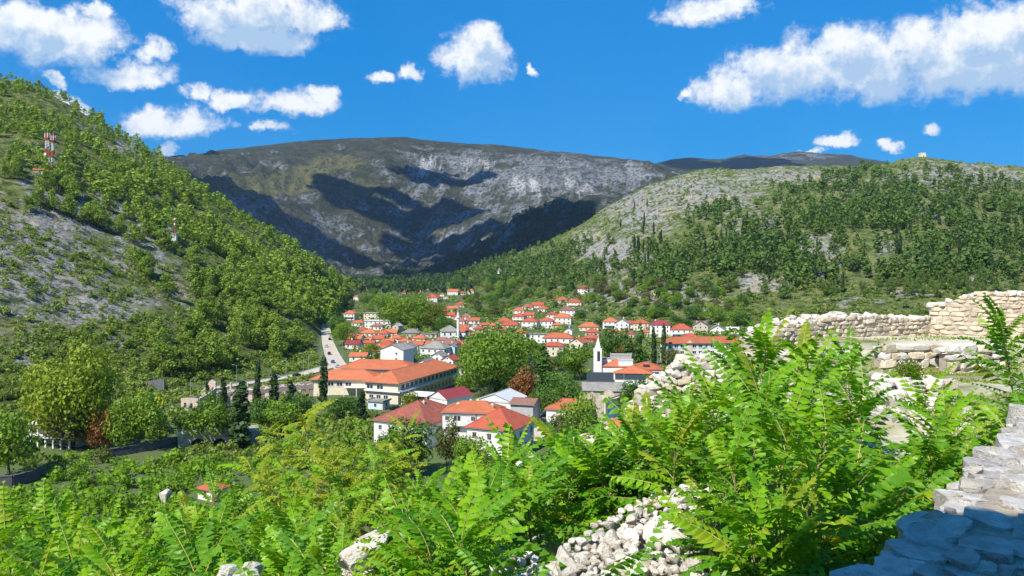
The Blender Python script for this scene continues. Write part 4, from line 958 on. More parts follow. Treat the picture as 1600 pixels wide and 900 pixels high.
# modern white tower and orange roofs
p = place(934, 597)
e = empty('religious_centre', p, R(-8))
tag(e, 'modern building with orange roofs, slate walls and a tall white square tower', 'building')
m = MB(); m.box(-1.7, 1.7, -1.7, 1.7, -2, 14.0)
m.build('tower', WALL['white'], e)
m = MB(); m.poly([(-1.7,-1.7,0),(1.7,-1.7,0),(1.1,-.2,1.4)]); 
m = MB()
for i in range(4):
    k = [(-1.2,-1.2),(1.2,-1.2),(1.2,1.2),(-1.2,1.2)]; a_, b_ = k[i], k[(i+1) % 4]; m.poly([(*a_, 14.003), (*b_, 14.003), (0.2, 0.2, 18.8)])
m.build('spire', WALL['white'], e)
m = MB(); m.box(-.55, .55, -.12, -.003, 9, 13); m.build('belfry_opening', M_GLASS, e, (0.4, -1.7, 0))
m = MB(); m.box(-4.4, 6.6, -4.4, -3.4, -2, 4.6); m.build('slate_wall', WALL['dark'], e)
def sub_house(nm, x, y, W, D, h, rise, rc, wc, kind='hip', oh=0.4):
    wall_mb(W, D, h, {'gable_x': 'x', 'gable_y': 'y'}.get(kind), rise).build('wall', WALL[wc], e, (x, y, 0))
    return roof_mb(W, D, h, rise, kind, oh).build('roof', ROOF[rc], e, (x, y, 0))
sub_house('hall', 7.5, 4.0, 11, 10, 6.6, 2.2, 'orange', 'white')
sub_house('hall', 14.5, -1.5, 15, 9, 4.6, 2.6, 'orange', 'white', 'pyramid')
sub_house('hall', 20.0, 6, 13, 11, 5.4, 2.4, 'orange', 'white')
sub_house('stair', 11.5, 1.2, 6, 4, 9.0, 0.0, 'white', 'white', 'flat', 0.05)
sub_house('block', 9.5, 12, 9, 6, 10.0, 0.0, 'flat', 'grey', 'flat', 0.1)
sub_house('block', 3.2, 5, 5, 5, 9.2, 0.0, 'flat', 'white', 'flat', 0.05)
m = MB(); m.box(7.2, 21.8, -6.12, -6.02, 2.2, 4.4); m.build('slate_band', WALL['dark'], e)
m = MB(); m.box(26.52, 26.62, 1, 11.2, 1.5, 4.6); m.box(22.2, 26.4, .38, .48, 1.5, 4.6); m.build('slate_band', WALL['dark'], e)
m = MB(); m.box(-1.4, 1.4, -.06, .06, -.5, .5); m.build('roof_light', M_GLASS, e, (20.0, 2.2, 7.1), (R(-65), 0, 0))
# roofless ruin with the blue boards, white house beside it
p = place(946, 662)
e = empty('ruined_house', p+Vector((0, 2, 0)), R(-32)); tag(e, 'roofless stone house ruin with broken tan gables and bright blue boarding', 'ruin')
def ragged(m, x0, x1, y0, y1, z0, hs):
    n = len(hs)-1
    for i in range(n):
        xa, xb = x0+(x1-x0)*i/n, x0+(x1-x0)*(i+1)/n; ya, yb = hs[i], hs[i+1]
        if abs(x1-x0) < 0.9: return
        A = [(xa, y0, z0), (xb, y0, z0), (xb, y1, z0), (xa, y1, z0)]; B = [(xa, y0, ya), (xb, y0, yb), (xb, y1, yb), (xa, y1, ya)]
        m.poly([A[0], A[1], B[1], B[0]]); m.poly([A[2], A[3], B[3], B[2]]); m.poly(B)
        if i == 0: m.poly([A[3], A[0], B[0], B[3]])
        if i == n-1: m.poly([A[1], A[2], B[2], B[1]])
def ragged_wall(parent, a, b, t, hs, mat, name='wall', z0=-3):
    a = Vector(a); b = Vector(b); d = b-a; m = MB(); ragged(m, 0, d.length, -t/2, t/2, z0, hs)
    return m.build(name, mat, parent, (a.x, a.y, 0), (0, 0, math.atan2(d.y, d.x)))
ragged_wall(e, (-9, 0), (0, 0), 0.6, [6.0, 6.3, 7.0, 8.4, 9.2, 8.6, 7.6, 7.1, 6.9], WALL['stone'])
ragged_wall(e, (0.1, -.3), (0.1, 12), 0.6, [6.9, 7.1, 7.0, 6.6, 6.4, 6.5, 6.0], WALL['cream'])
ragged_wall(e, (-9, 12), (0, 12), 0.6, [5.0, 6.1, 7.3, 8.1, 7.7, 6.2, 5.9], WALL['stone'])
ragged_wall(e, (-9.1, 12), (-9.1, .3), 0.6, [5.0, 5.4, 5.0, 6.0, 5.7, 6.0], WALL['stone'])
m = MB(); m.box(-8.6, -0.4, 0.5, 11.5, 4.9, 5.1); m.build('floor_slab', M_CONC, e)
m = MB(); m.box(0, .1, 1.5, 8.2, 0.2, 5.2); m.build('boarding', WALL['blueboard'], e, (0.5, 0, 0))
m = MB(); m.box(-.05, .35, -1, 12, 6.35, 6.6, 0); m.build('eave', ROOF['brown'], e, (0.35, 0, 0.6))
c = place(915, 668)
near_house('house', 'white house with orange red hipped roof in front of the roofless ruin', c, 12.5, 8, -20, 4.9, 2.7, 'orange', 'white', cat='house', zs=(3.0,), nf=1, nr=0, ww=0.8, wh=0.9)
p = place(945, 628)
e = empty('old_barn', p+Vector((0, 3, 0)), R(-6)); tag(e, 'long old building with sagging grey roof behind the roofless ruin', 'building')
wall_mb(15, 8, 4.2, 'x', 2.2).build('wall', WALL['stone'], e); roof_mb(15, 8, 4.2, 2.2, 'gable_x').build('roof', ROOF['grey'], e)
# long three-storey building at the right
c = place(1168, 566)
e, ro = near_house('municipal_building', 'long white three-storey building with orange roof and rows of windows', c, 41, 11, 5, 9.6, 2.6, 'orange', 'white', zs=(), oh=0.7)
for z in (2.2, 5.2, 8.2):
    for i in range(13):
        if i in (3, 9): continue
        window(e, -39.2+3.05*i, -0.006, z, 0, 2.0 if i % 3 else 1.2, 1.6, 'w', True)
m = MB(); m.box(-30.6, -28.0, -.25, -.01, -2, 9.9); m.poly([(-30.8, -.26, 9.9), (-27.8, -.26, 9.9), (-29.3, -.26, 11.2)]); m.poly([(-27.8, -.02, 9.9), (-30.8, -.02, 9.9), (-29.3, -.02, 11.2)]); m.build('entrance_bay', WALL['cream'], e)
# old mosque with slender minaret
p = place(702, 533)
e = empty('mosque', p+Vector((0, 4, 0)), R(10)); tag(e, 'old mosque with grey hipped roof and slender white minaret', 'mosque')
wall_mb(11, 11, 6, None).build('wall', WALL['white'], e); roof_mb(11, 11, 6, 3.6, 'pyramid').build('roof', ROOF['grey'], e)
facade(e, 11, 11, 'front', (1.8, 4.4), 3, 0.9, 1.6, 'b')
m = MB(); m.ring([(0.9, -2), (0.85, 8), (0.75, 14), (1.25, 14.6), (1.25, 15.6), (0.65, 15.6), (0.6, 18.4)], 12); m.build('minaret', WALL['white'], e, (4.6, -6.6, 0))
m = MB(); m.ring([(0.72, 18.4), (0.35, 20.6), (0.03, 23)], 12); m.build('minaret_cap', M_GUTTER, e, (4.6, -6.6, 0))
# chapel on the right slope
p = hit(783, 437, 600); s = p.y/F
e = empty('chapel', p, R(15)); tag(e, 'small chapel with orange roof and pale bell tower on the wooded slope', 'chapel')
wall_mb(9, 12, 5, 'y', 3).build('wall', WALL['cream'], e, (4, 2, 0)); roof_mb(9, 12, 5, 3, 'gable_y').build('roof', ROOF['orange'], e, (4, 2, 0))
m = MB(); m.box(-2, 2, -2, 2, -3, 15); m.box(-2.4, 2.4, -2.4, 2.4, 10, 10.6); m.build('bell_tower', WALL['white'], e, (-4, -2, 0))
m = MB()
for i in range(4): k = [(-2.3,-2.3),(2.3,-2.3),(2.3,2.3),(-2.3,2.3)]; m.poly([(*k[i], 15.003), (*k[(i+1) % 4], 15.003), (0, 0, 20)])
m.build('tower_roof', ROOF['grey'], e, (-4, -2, 0))
m = MB(); m.box(-.7, .7, -.1, .1, 12, 14.2); m.build('belfry_opening', M_GLASS, e, (-4, -4.05, 0))
# little tower on the skyline
p = Vector((U(1441)*1400, 1400, 0)); p.z = H(p.x, p.y)
e = empty('hilltop_tower', p); tag(e, 'small square pale ruin standing on the skyline of the wooded hill', 'tower')
m = MB(); m.box(-4.5, 4.5, -4.5, 4.5, -4, 7.5); m.build('wall', WALL['cream'], e)
m = MB()
for x in (-4.5, -1.1, 2.3): m.box(x, x+2.2, -4.5, 4.5, 7.503, 9.5)
m.build('battlement', WALL['cream'], e)
m = MB(); m.box(-.8, .8, -.1, .0, 1, 4); m.build('doorway', M_GLASS, e, (0, -4.51, 0))

# ---- ruins along the river at the left
M_RUIN = plain('ruin_pinkish_stone', (0.58, 0.47, 0.40), (0.42, 0.33, 0.27), 0.95, 0.8, bump=0.5)
M_EMB = plain('embankment_shade_dark_stone', (0.11, 0.11, 0.115), (0.065, 0.065, 0.07), 0.95, 0.7, bump=0.5)  # dark tone carries the tree shade on the embankment
p = place(293, 646); e = empty('ruined_house', p+Vector((0, 2, 0)), R(-18)); tag(e, 'roofless pinkish house ruin with two dark window holes near the yellow sign', 'ruin')
ragged_wall(e, (-3.5, 0), (3.5, 0), 0.5, [4.6, 4.8, 5.0, 4.9], M_RUIN); ragged_wall(e, (3.5, .3), (3.5, 9), 0.5, [4.9, 5.2, 5.8, 6.6, 7.4], M_RUIN); ragged_wall(e, (-3.5, 9), (3.5, 9), 0.5, [4.6, 6.4, 8.4, 10.0, 9.2], M_RUIN); ragged_wall(e, (-3.5, .3), (-3.5, 9), 0.5, [4.6, 4.2, 4.0], M_RUIN)
m = MB(); m.box(-.5, .5, -.05, .0, 1.6, 3.2); hole = m.mesh('window_hole', [M_GLASS])
for x in (-1.8, 0.8): obj('window_hole', hole, e, (x, -0.26, 0))
p0 = place(330, 642); p1 = place(492, 622)
e = empty('ruined_arcade', p0+Vector((0, 6, 0)), math.atan2(p1.y-p0.y, p1.x-p0.x)); tag(e, 'long roofless pinkish ruin with stub columns behind the cypresses', 'ruin')
Ln = (p1-p0).length
hs = [4.5+1.5*math.sin(i*1.7)+rnd.random()*1.2 for i in range(34)]
ragged_wall(e, (0, 8), (Ln, 8), 0.7, [4.6+.5*rnd.random() for h in hs], M_RUIN); 
m = MB()
x = 0.0
while x < Ln-2.5:
    m.box(x, x+1.3, -.35, .35, -2, 3.4+rnd.random()); x += 3.1
m.build('pier', M_RUIN, e)
m = MB(); ragged(m, 0, Ln, -.45, .45, 3.5, [4.9+rnd.random()*0.9 for i in range(40)]); m.build('lintel_wall', M_RUIN, e)
for k in range(6): ragged_wall(e, (k*Ln/6+1, .5), (k*Ln/6+1, 7.6), 0.6, [4.4, 4.2+rnd.random()*.6, 4.8], M_RUIN)
for k in range(5):
    m = MB(); m.ring([(0.45, 0), (0.42, 5.0+rnd.random()*1.6), (0.0, 5.2)], 8); m.build('column_stub', M_RUIN, e, (4+k*3.1, 8.0, 1.0))
# bridge of two arches
pa = Vector((U(278)*228, 228, -0.5)); pb = Vector((U(405)*236, 236, -0.5))
e = empty('stone_bridge', pa, math.atan2(pb.y-pa.y, pb.x-pa.x)); tag(e, 'low stone bridge with two small arches over the river', 'bridge')
Lb = (pb-pa).length; m = MB(); n = 48; arches = [(5.5, 2.3), (11.2, 1.9)]
def under(x):
    z = -7.0
    for c_, r_ in arches:
        if abs(x-c_) < r_: z = max(z, -3.0+math.sqrt(max(0, r_*r_-(x-c_)**2))*1.1)
    return z
def deck(x): return 0.6+0.9*math.sin(math.pi*min(1, x/Lb*1.2+0.1))
for i in range(n):
    xa, xb = Lb*i/n, Lb*(i+1)/n
    for y in (-2.2, 2.2):
        q = [(xa, y, under(xa)), (xb, y, under(xb)), (xb, y, deck(xb)), (xa, y, deck(xa))]; m.poly(q if y < 0 else q[::-1])
    m.poly([(xa, -2.2, deck(xa)), (xb, -2.2, deck(xb)), (xb, 2.2, deck(xb)), (xa, 2.2, deck(xa))]); m.poly([(xa, 2.2, under(xa)), (xb, 2.2, under(xb)), (xb, -2.2, under(xb)), (xa, -2.2, under(xa))])
m.build('span', WALL['stone'], e)
m = MB()
for i in range(n):
    xa, xb = Lb*i/n, Lb*(i+1)/n
    for y in (-2.2, 1.85):
        za, zb = deck(xa), deck(xb)
        m.poly([(xa, y-.04, za-.1), (xb, y-.04, zb-.1), (xb, y-.04, zb+.75), (xa, y-.04, za+.75)]); m.poly([(xa, y-.04, za+.75), (xb, y-.04, zb+.75), (xb, y+.35, zb+.75), (xa, y+.35, za+.75)]); m.poly([(xb, y+.35, zb-.1), (xa, y+.35, za-.1), (xa, y+.35, za+.75), (xb, y+.35, zb+.75)])
m.build('parapet', M_CONC, e)
# river embankment walls, the trees' shade put into their dark colour
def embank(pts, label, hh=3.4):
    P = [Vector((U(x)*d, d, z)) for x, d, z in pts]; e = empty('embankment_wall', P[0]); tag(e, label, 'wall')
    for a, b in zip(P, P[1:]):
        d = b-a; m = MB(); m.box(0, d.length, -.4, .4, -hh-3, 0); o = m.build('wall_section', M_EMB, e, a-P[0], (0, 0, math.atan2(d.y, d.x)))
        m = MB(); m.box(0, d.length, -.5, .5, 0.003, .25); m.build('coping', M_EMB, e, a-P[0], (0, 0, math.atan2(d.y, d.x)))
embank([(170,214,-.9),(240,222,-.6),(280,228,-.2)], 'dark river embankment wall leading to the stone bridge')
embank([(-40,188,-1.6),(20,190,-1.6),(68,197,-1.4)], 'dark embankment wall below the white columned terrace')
# white columned terrace at the left edge
p = place(75, 704); e = empty('terrace_building', p+Vector((0, 2, 0)), R(-14)); tag(e, 'white two-storey terrace with columns half hidden by trees', 'building')
m = MB(); m.box(-8, 6, 3, 9, -2, 7.0); m.build('wall', WALL['beige'], e)
for z in (2.9, 6.6):
    m = MB(); m.box(-8.4, 6.4, -.4, 9.2, z, z+.4); m.build('slab', WALL['white'], e)
m = MB(); m.box(-.22, .22, -.22, .22, 0, 2.897); cm = m.mesh('column', [WALL['white']])
for z in (0, 3.303+.4-.4):
    for x in (-7.6, -5, -2.4, .2, 2.8, 5.6): obj('column', cm, e, (x, 0.2, z))
for x in (-6, -2.4, 1.2, 4.4): window(e, x, 2.99, 4.9, 0, 1.6, 2.2, 'w'); window(e, x, 2.99, 1.3, 0, 1.6, 2.2, 'w')
# rubble wall patch and yellow board
p = place(250, 642); e = empty('yellow_sign', p); tag(e, 'yellow board standing on posts beside the pinkish ruin', 'sign')
m = MB(); m.box(-.95, .95, -.06, .06, 1.4, 5.2); m.build('board', plain('sign_yellow', (0.85, 0.48, 0.02), (0.78, 0.42, 0.02), 0.6), e)
m = MB(); m.bar((0, .08, -.5), (0, .08, 1.5), 0.06); pm = m.mesh('post', [M_METAL])
for x in (-.7, .7): obj('post', pm, e, (x, 0, 0))
# dark stone retaining wall on the hillside foot
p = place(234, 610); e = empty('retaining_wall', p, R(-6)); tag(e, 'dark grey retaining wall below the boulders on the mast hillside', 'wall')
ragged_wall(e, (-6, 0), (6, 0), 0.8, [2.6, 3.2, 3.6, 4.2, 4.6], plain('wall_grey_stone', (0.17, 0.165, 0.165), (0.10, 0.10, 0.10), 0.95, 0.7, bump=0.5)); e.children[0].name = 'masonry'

# ---- radio masts, antennas
M_RED = plain('mast_paint_red', (0.62, 0.085, 0.035), (0.52, 0.07, 0.03), 0.5); M_WHITE = plain('mast_paint_white', (0.80, 0.80, 0.78), (0.7, 0.7, 0.68), 0.5)
def lattice_mast(px, py, top, label, w0, w1, bands, extra):
    p = hit(px, py, 300); s = p.y/F; Hm = (py-top)*s
    e = empty('radio_mast', p, R(20)); tag(e, label, 'mast', 'radio masts on the hillside')
    for k in range(bands):
        z0, z1 = Hm*k/bands, Hm*(k+1)/bands; m = MB()
        wa, wb = w0+(w1-w0)*k/bands, w0+(w1-w0)*(k+1)/bands
        nseg = 3
        for q in range(nseg):
            a, b = z0+(z1-z0)*q/nseg, z0+(z1-z0)*(q+1)/nseg; ra = wa+(wb-wa)*q/nseg; rb = wa+(wb-wa)*(q+1)/nseg
            C4 = [(-1,-1),(1,-1),(1,1),(-1,1)]
            for i in range(4):
                A, B = C4[i], C4[(i+1) % 4]
                m.bar((A[0]*ra, A[1]*ra, a), (A[0]*rb, A[1]*rb, b), 0.16, n=4); m.bar((A[0]*ra, A[1]*ra, a), (B[0]*rb, B[1]*rb, b), 0.13, n=4); m.bar((B[0]*ra, B[1]*ra, a), (A[0]*rb, A[1]*rb, b), 0.13, n=4)
                m.bar((A[0]*rb, A[1]*rb, b), (B[0]*rb, B[1]*rb, b), 0.12, n=4)
        m.build('mast_section', M_RED if k % 2 == 0 else M_WHITE, e)
    dm = MB(); dm.ring([(0, 0), (.6, .08), (1.0, .3)], 12); dish = dm.mesh('dish', [M_WHITE])
    for z, a in extra: obj('dish', dish, e, (math.cos(a)*(w0*.8+.6), math.sin(a)*(w0*.8+.6), Hm*z), (R(90), 0, a+math.pi/2))
    m = MB()
    for a in (0.3, 1.8, 3.3, 5.0): m.box(math.cos(a)*w1*1.9-.25, math.cos(a)*w1*1.9+.25, math.sin(a)*w1*1.9-.2, math.sin(a)*w1*1.9+.2, Hm*.88, Hm*1.0)
    m.bar((0, 0, Hm), (0, 0, Hm+3), .09); m.build('antenna_panel', M_WHITE, e)
    return e
lattice_mast(74, 269, 208, 'tall red and white lattice radio mast, thicker left one of the pair', 1.7, 0.8, 5, ((.46, 4.2), (.62, 5.2)))
lattice_mast(83, 271, 212, 'slim red and white lattice radio mast, thinner right one of the pair', 1.0, .7, 5, ((.47, 5.6),))
p = hit(61, 272, 300); e = empty('equipment_hut', p, R(15)); tag(e, 'low white equipment hut with orange roof beside the radio masts', 'hut')
wall_mb(6, 4, 2.6, 'x', 1.0).build('wall', WALL['white'], e); roof_mb(6, 4, 2.6, 1.0, 'gable_x').build('roof', ROOF['orange'], e); d_ = MB(); d_.box(-.5, .5, -.05, 0, 0, 2); d_.build('door', M_FRAMEB, e, (1, -2.02, 0))
p = hit(270, 376, 300); s = p.y/F; e = empty('antenna_hut', p, R(10)); tag(e, 'small white hut with orange antenna pole on the mast hillside', 'hut')
wall_mb(5, 4, 4, None).build('wall', WALL['white'], e); roof_mb(5, 4, 4, .2, 'flat', .2).build('roof', ROOF['flat'], e)
m = MB(); m.bar((1.2, 0, 4), (1.2, 0, 38*s), .3, .2); m.build('antenna_pole', M_RED, e)
for z in (26, 34):
    m = MB(); m.box(.8, 1.6, -.4, .4, z*s-.6, z*s+.6); m.build('antenna', M_WHITE, e)

# ---- street lamps
def lamp_mesh(h):
    m = MB(); m.bar((0, 0, -.5), (0, 0, h), .11, .07, 8); m.bar((0, 0, h), (1.3, 0, h+.35), .05, .04, 6); return m.mesh('pole', [M_METAL])
lm = lamp_mesh(9.0); hm = MB(); hm.box(1.1, 1.9, -.14, .14, 9.27, 9.42); hm = hm.mesh('lamp_head', [M_METAL])
LAMPS = [(175,640,'beside the big yellow green tree'),(298,632,'behind the pinkish roofless ruin'),(370,606,'above the long cypress ruin'),(447,596,'at the left end of the side road'),(474,590,'beside the side road, second of its row'),(482,586,'beside the side road, third of its row'),
  (503,580,'at the road junction'),(535,562,'on the garden corner of the main road'),(549,578,'before the orange roofs behind the school'),(696,592,'beside the school wing end'),(733,570,'left of the plane tree'),(903,592,'before the slate wall'),(975,612,'in front of the orange roofs'),(1015,570,'behind the orange roofs'),(1027,578,'beside the cypress pair')]
for i, (x, y, wh) in enumerate(LAMPS):
    e = empty('street_lamp', hit(x, y, 150), rnd.random()*6.28); tag(e, 'grey street lamp '+wh, 'street lamp', 'street lamps in the town'); obj('pole', lm, e); obj('lamp_head', hm, e)

# ---- cars
M_TYRE = plain('tyre_rubber', (0.02, 0.02, 0.02), (0.015, 0.015, 0.015), 0.8)
CARS = {k: plain('car_paint_'+k, c_, tuple(q*.9 for q in c_), 0.25, spec=0.6) for k, c_ in {'silver': (.45, .46, .48), 'white': (.75, .75, .74), 'black': (.02, .02, .025), 'blue': (.05, .12, .30), 'yellow': (.75, .62, .03), 'red': (.45, .04, .03)}.items()}
def car_body():
    m = MB(); prof = [(-2.1, .35), (-2.1, .85), (-1.95, .98), (-1.1, 1.02), (-.45, 1.45), (1.0, 1.47), (1.75, 1.05), (2.1, .95), (2.12, .35)]
    for s_ in (-1, 1):
        q = [(x, s_*(.84 if z < 1.2 else .66), z) for x, z in prof]; m.poly(q if s_ > 0 else q[::-1])
    for (xa, za), (xb, zb) in zip(prof, prof[1:]+prof[:1]):
        wa, wb = (.84 if za < 1.2 else .66), (.84 if zb < 1.2 else .66); m.poly([(xa, -wa, za), (xb, -wb, zb), (xb, wb, zb), (xa, wa, za)])
    return m
def car_glass():
    m = MB()
    m.poly([(-1.06, -.72, 1.06), (-.50, -.60, 1.42), (-.50, .60, 1.42), (-1.06, .72, 1.06)][::-1]); m.poly([(1.05, -.60, 1.45), (1.70, -.72, 1.10), (1.70, .72, 1.10), (1.05, .60, 1.45)][::-1])
    m.v = [(x-.03 if x < 0 else x+.03, y, z+.02) for x, y, z in m.v]
    for s_ in (-1, 1):
        m.poly([(-.95, s_*.83, 1.06), (1.45, s_*.83, 1.06), (.95, s_*.70, 1.40), (-.45, s_*.70, 1.40)])
    return m
cg = car_glass().mesh('glass', [M_GLASS]); wm = MB(); wm.bar((0, -.1, 0), (0, .1, 0), .31, n=12); wm = wm.mesh('wheel', [M_TYRE]); cbm = {k: car_body().mesh('body', [v]) for k, v in CARS.items()}
def car(pos, rz, col, label):
    e = empty('parked_car' if 'parked' in label else 'car', pos, rz); obj('body', cbm[col], e); obj('glass', cg, e)
    for x in (-1.35, 1.35):
        for y in (-.78, .78): obj('wheel', wm, e, (x, y, .31))
    return tag(e, label, 'car', 'cars in the town')
def on_road(Rd, py, col, label, side=0.0):
    X, Y, Z, T = Rd; rows = HY-F*(Z-EYE)/Y; i = int(np.argmin(np.abs(rows-py)))
    car((X[i]-T[i, 1]*side, Y[i]+T[i, 0]*side, Z[i]+.02), math.atan2(T[i, 1], T[i, 0]), col, label)
on_road(RA, 531, 'black', 'dark car farthest up the main road', 1.5); on_road(RA, 542, 'silver', 'grey car second in the line coming down the main road', -1.6); on_road(RA, 554, 'black', 'black car in the middle of the main road', -1.6); on_road(RA, 567, 'blue', 'bluish car just above the road junction', -1.8); on_road(RA, 574, 'silver', 'silver car at the road junction, foremost in line', -2.0)
on_road(RB, 587, 'black', 'black car on the side road', 2.0); on_road(RB, 591, 'white', 'white car following on the side road', -2.2)
def car_at(x, y, col, rz, label): q = hit(x, y, 150); car((q.x, q.y, q.z+.05), rz, col, label)
car_at(617, 640, 'black', .3, 'black car parked before the school corner'); car_at(657, 628, 'white', .6, 'white car parked under the school canopy'); car_at(676, 624, 'yellow', .5, 'yellow car parked beside the school canopy')
car_at(846, 652, 'blue', 1.0, 'blue car parked in the shade of the dark tree'); car_at(855, 650, 'black', 1.1, 'black car parked beside the blue one under the dark tree'); car_at(838, 654, 'silver', 1.0, 'silver car parked nearest the grey annexe')
# ------------------------------------------------------------------ trees in the town and by the river
T = tree_at
T(775,618,104,112,'plane_tree','broad','green','huge spreading green plane tree in the middle of the town',var=0)
T(748,606,70,60,'plane_tree','broad','green','green tree leaning out of the left side of the huge plane tree',var=1)
T(820,636,58,46,'tree','broad','brown','rusty brown autumn tree beside the dark green tree',var=2)
T(868,654,70,76,'tree','broad','dark','broad dark green tree shading the parked cars',var=3)
T(850,606,74,50,'conifer','spruce','dark','tall dark conifer behind the blue spruces')
T(811,606,50,22,'blue_spruce','spruce','blue','blue grey spruce, left one of the pair beside the plane tree')
T(829,604,52,22,'blue_spruce','spruce','blue','blue grey spruce, right one of the pair beside the plane tree')
T(906,594,52,50,'tree','broad','green','bright green tree just left of the white tower',var=4)
T(884,582,34,34,'tree','broad','dark','dark tree above the broad dark tree near the cream house')
T(640,748,86,86,'tree','broad','dark','dense dark green round tree before the weathered roof',var=1)
T(608,742,62,50,'tree','broad','dark','dark tree at the corner of the weathered roof house',var=3)
T(698,728,68,36,'tree','broad','olive','brownish olive tree between the two red roofed houses',var=2)
T(735,748,66,62,'tree','broad','green','round green tree below the apartment house',var=0)
T(905,690,70,64,'tree','broad','green','green tree in front of the white house by the ruin',var=2)
T(875,700,50,44,'tree','broad','olive','small olive tree before the ruin beside the street',var=4)
T(993,652,58,48,'tree','broad','dark','dark green tree between the street and the rubble wall',var=0)
T(1001,572,70,32,'conifer','spruce','dark','tallest dark conifer beside the long white building')
T(980,566,56,34,'conifer','spruce','dark','second dark conifer left of the tallest one')
T(958,560,46,36,'tree','broad','dark','dark tree behind the white tower')
T(1022,570,60,9,'cypress','cypress','cypress','slim cypress, left one of the pair by the long building')
T(1037,570,64,9,'cypress','cypress','cypress','slim cypress, right one of the pair by the long building')
T(985,562,26,34,'tree','broad','brown','reddish brown bush tree behind the orange roofs')
T(1052,572,26,34,'tree','broad','olive','grey green olive before the long white building')
T(110,700,158,118,'poplar','broad','lime','big yellow green tree by the river at the foot of the slope',var=2)
T(150,690,110,80,'tree','broad','green','green tree behind the big yellow green one',var=4)
T(14,750,104,88,'tree','broad','green','dense green tree at the left edge above the embankment',var=0)
T(105,702,56,74,'tree','broad','olive','olive tree beside the white columned terrace',var=1)
T(160,706,62,42,'tree','broad','brown','rusty brown tree beside the river embankment',var=3)
T(143,702,46,26,'tree','broad','yellow','small bright yellow green tree beside the rusty brown one')
T(195,704,78,62,'tree','broad','green','green tree left of the bridge, first of two',var=3)
T(235,702,84,66,'tree','broad','green','green tree left of the bridge, second of two',var=1)
T(322,694,72,74,'tree','broad','green','bushy green tree behind the stone bridge',var=2)
T(300,690,50,44,'tree','broad','dark','dark tree at the left end of the bridge',var=4)
T(345,688,50,50,'tree','broad','dark','dark tree between the bridge and the cypresses',var=0)
T(375,700,104,30,'cypress','cypress','cypress','thick dark cypress rising beside the stone bridge')
for x, y, h, w_, k in ((324,640,44,9,'before the left end of the arcade ruin'),(349,645,56,11,'second before the arcade ruin'),(402,638,74,12,'third before the arcade ruin'),(428,640,62,15,'fourth before the arcade ruin'),(455,648,52,16,'fifth before the arcade ruin'),(505,632,76,15,'tallest, before the school wing'),(565,664,52,18,'dark and thick before the blue hut')):
    T(x,y,h,w_,'cypress','cypress','cypress','dark cypress, '+k,group='cypresses near the ruins')
for x, y, h, w_, k, l in ((410,668,44,50,'behind the tall sapling','dark'),(440,672,46,50,'left of the school','green'),(470,660,40,44,'below the school wing','dark'),(535,655,34,44,'beside the blue hut','dark'),(640,655,40,34,'yellowish, over the weathered roof','yellow'),(690,646,20,40,'hedge like, before the school side','green'),(655,650,22,36,'low, beside the school corner','green'),(580,560,22,28,'in the garden behind the school','green'),(615,566,24,30,'beside the tall white block','green'),(640,575,24,26,'in the garden gap','green'),
   (600,500,40,44,'left end of the plane tree grove','green'),(625,516,52,56,'first of the plane tree grove','green'),(655,515,54,58,'second of the plane tree grove','green'),(640,506,46,60,'behind the plane tree grove','olive'),(681,517,44,38,'yellowish, end of the plane tree grove','yellow'),(695,526,34,22,'dark, beside the old mosque','dark'),(530,520,26,30,'at the bend of the main road','dark'),(540,540,34,40,'beside the main road','green'),(770,556,46,40,'behind the plane tree','dark'),(800,560,40,34,'over the orange roofs behind the plane tree','dark'),(745,556,34,30,'left behind the plane tree','dark'),(795,620,34,50,'under the plane tree','dark'),(725,612,30,30,'beside the school path','green')):
    T(x,y,h,w_,'tree','broad',l,'leafy tree '+k,group='trees between the town buildings')
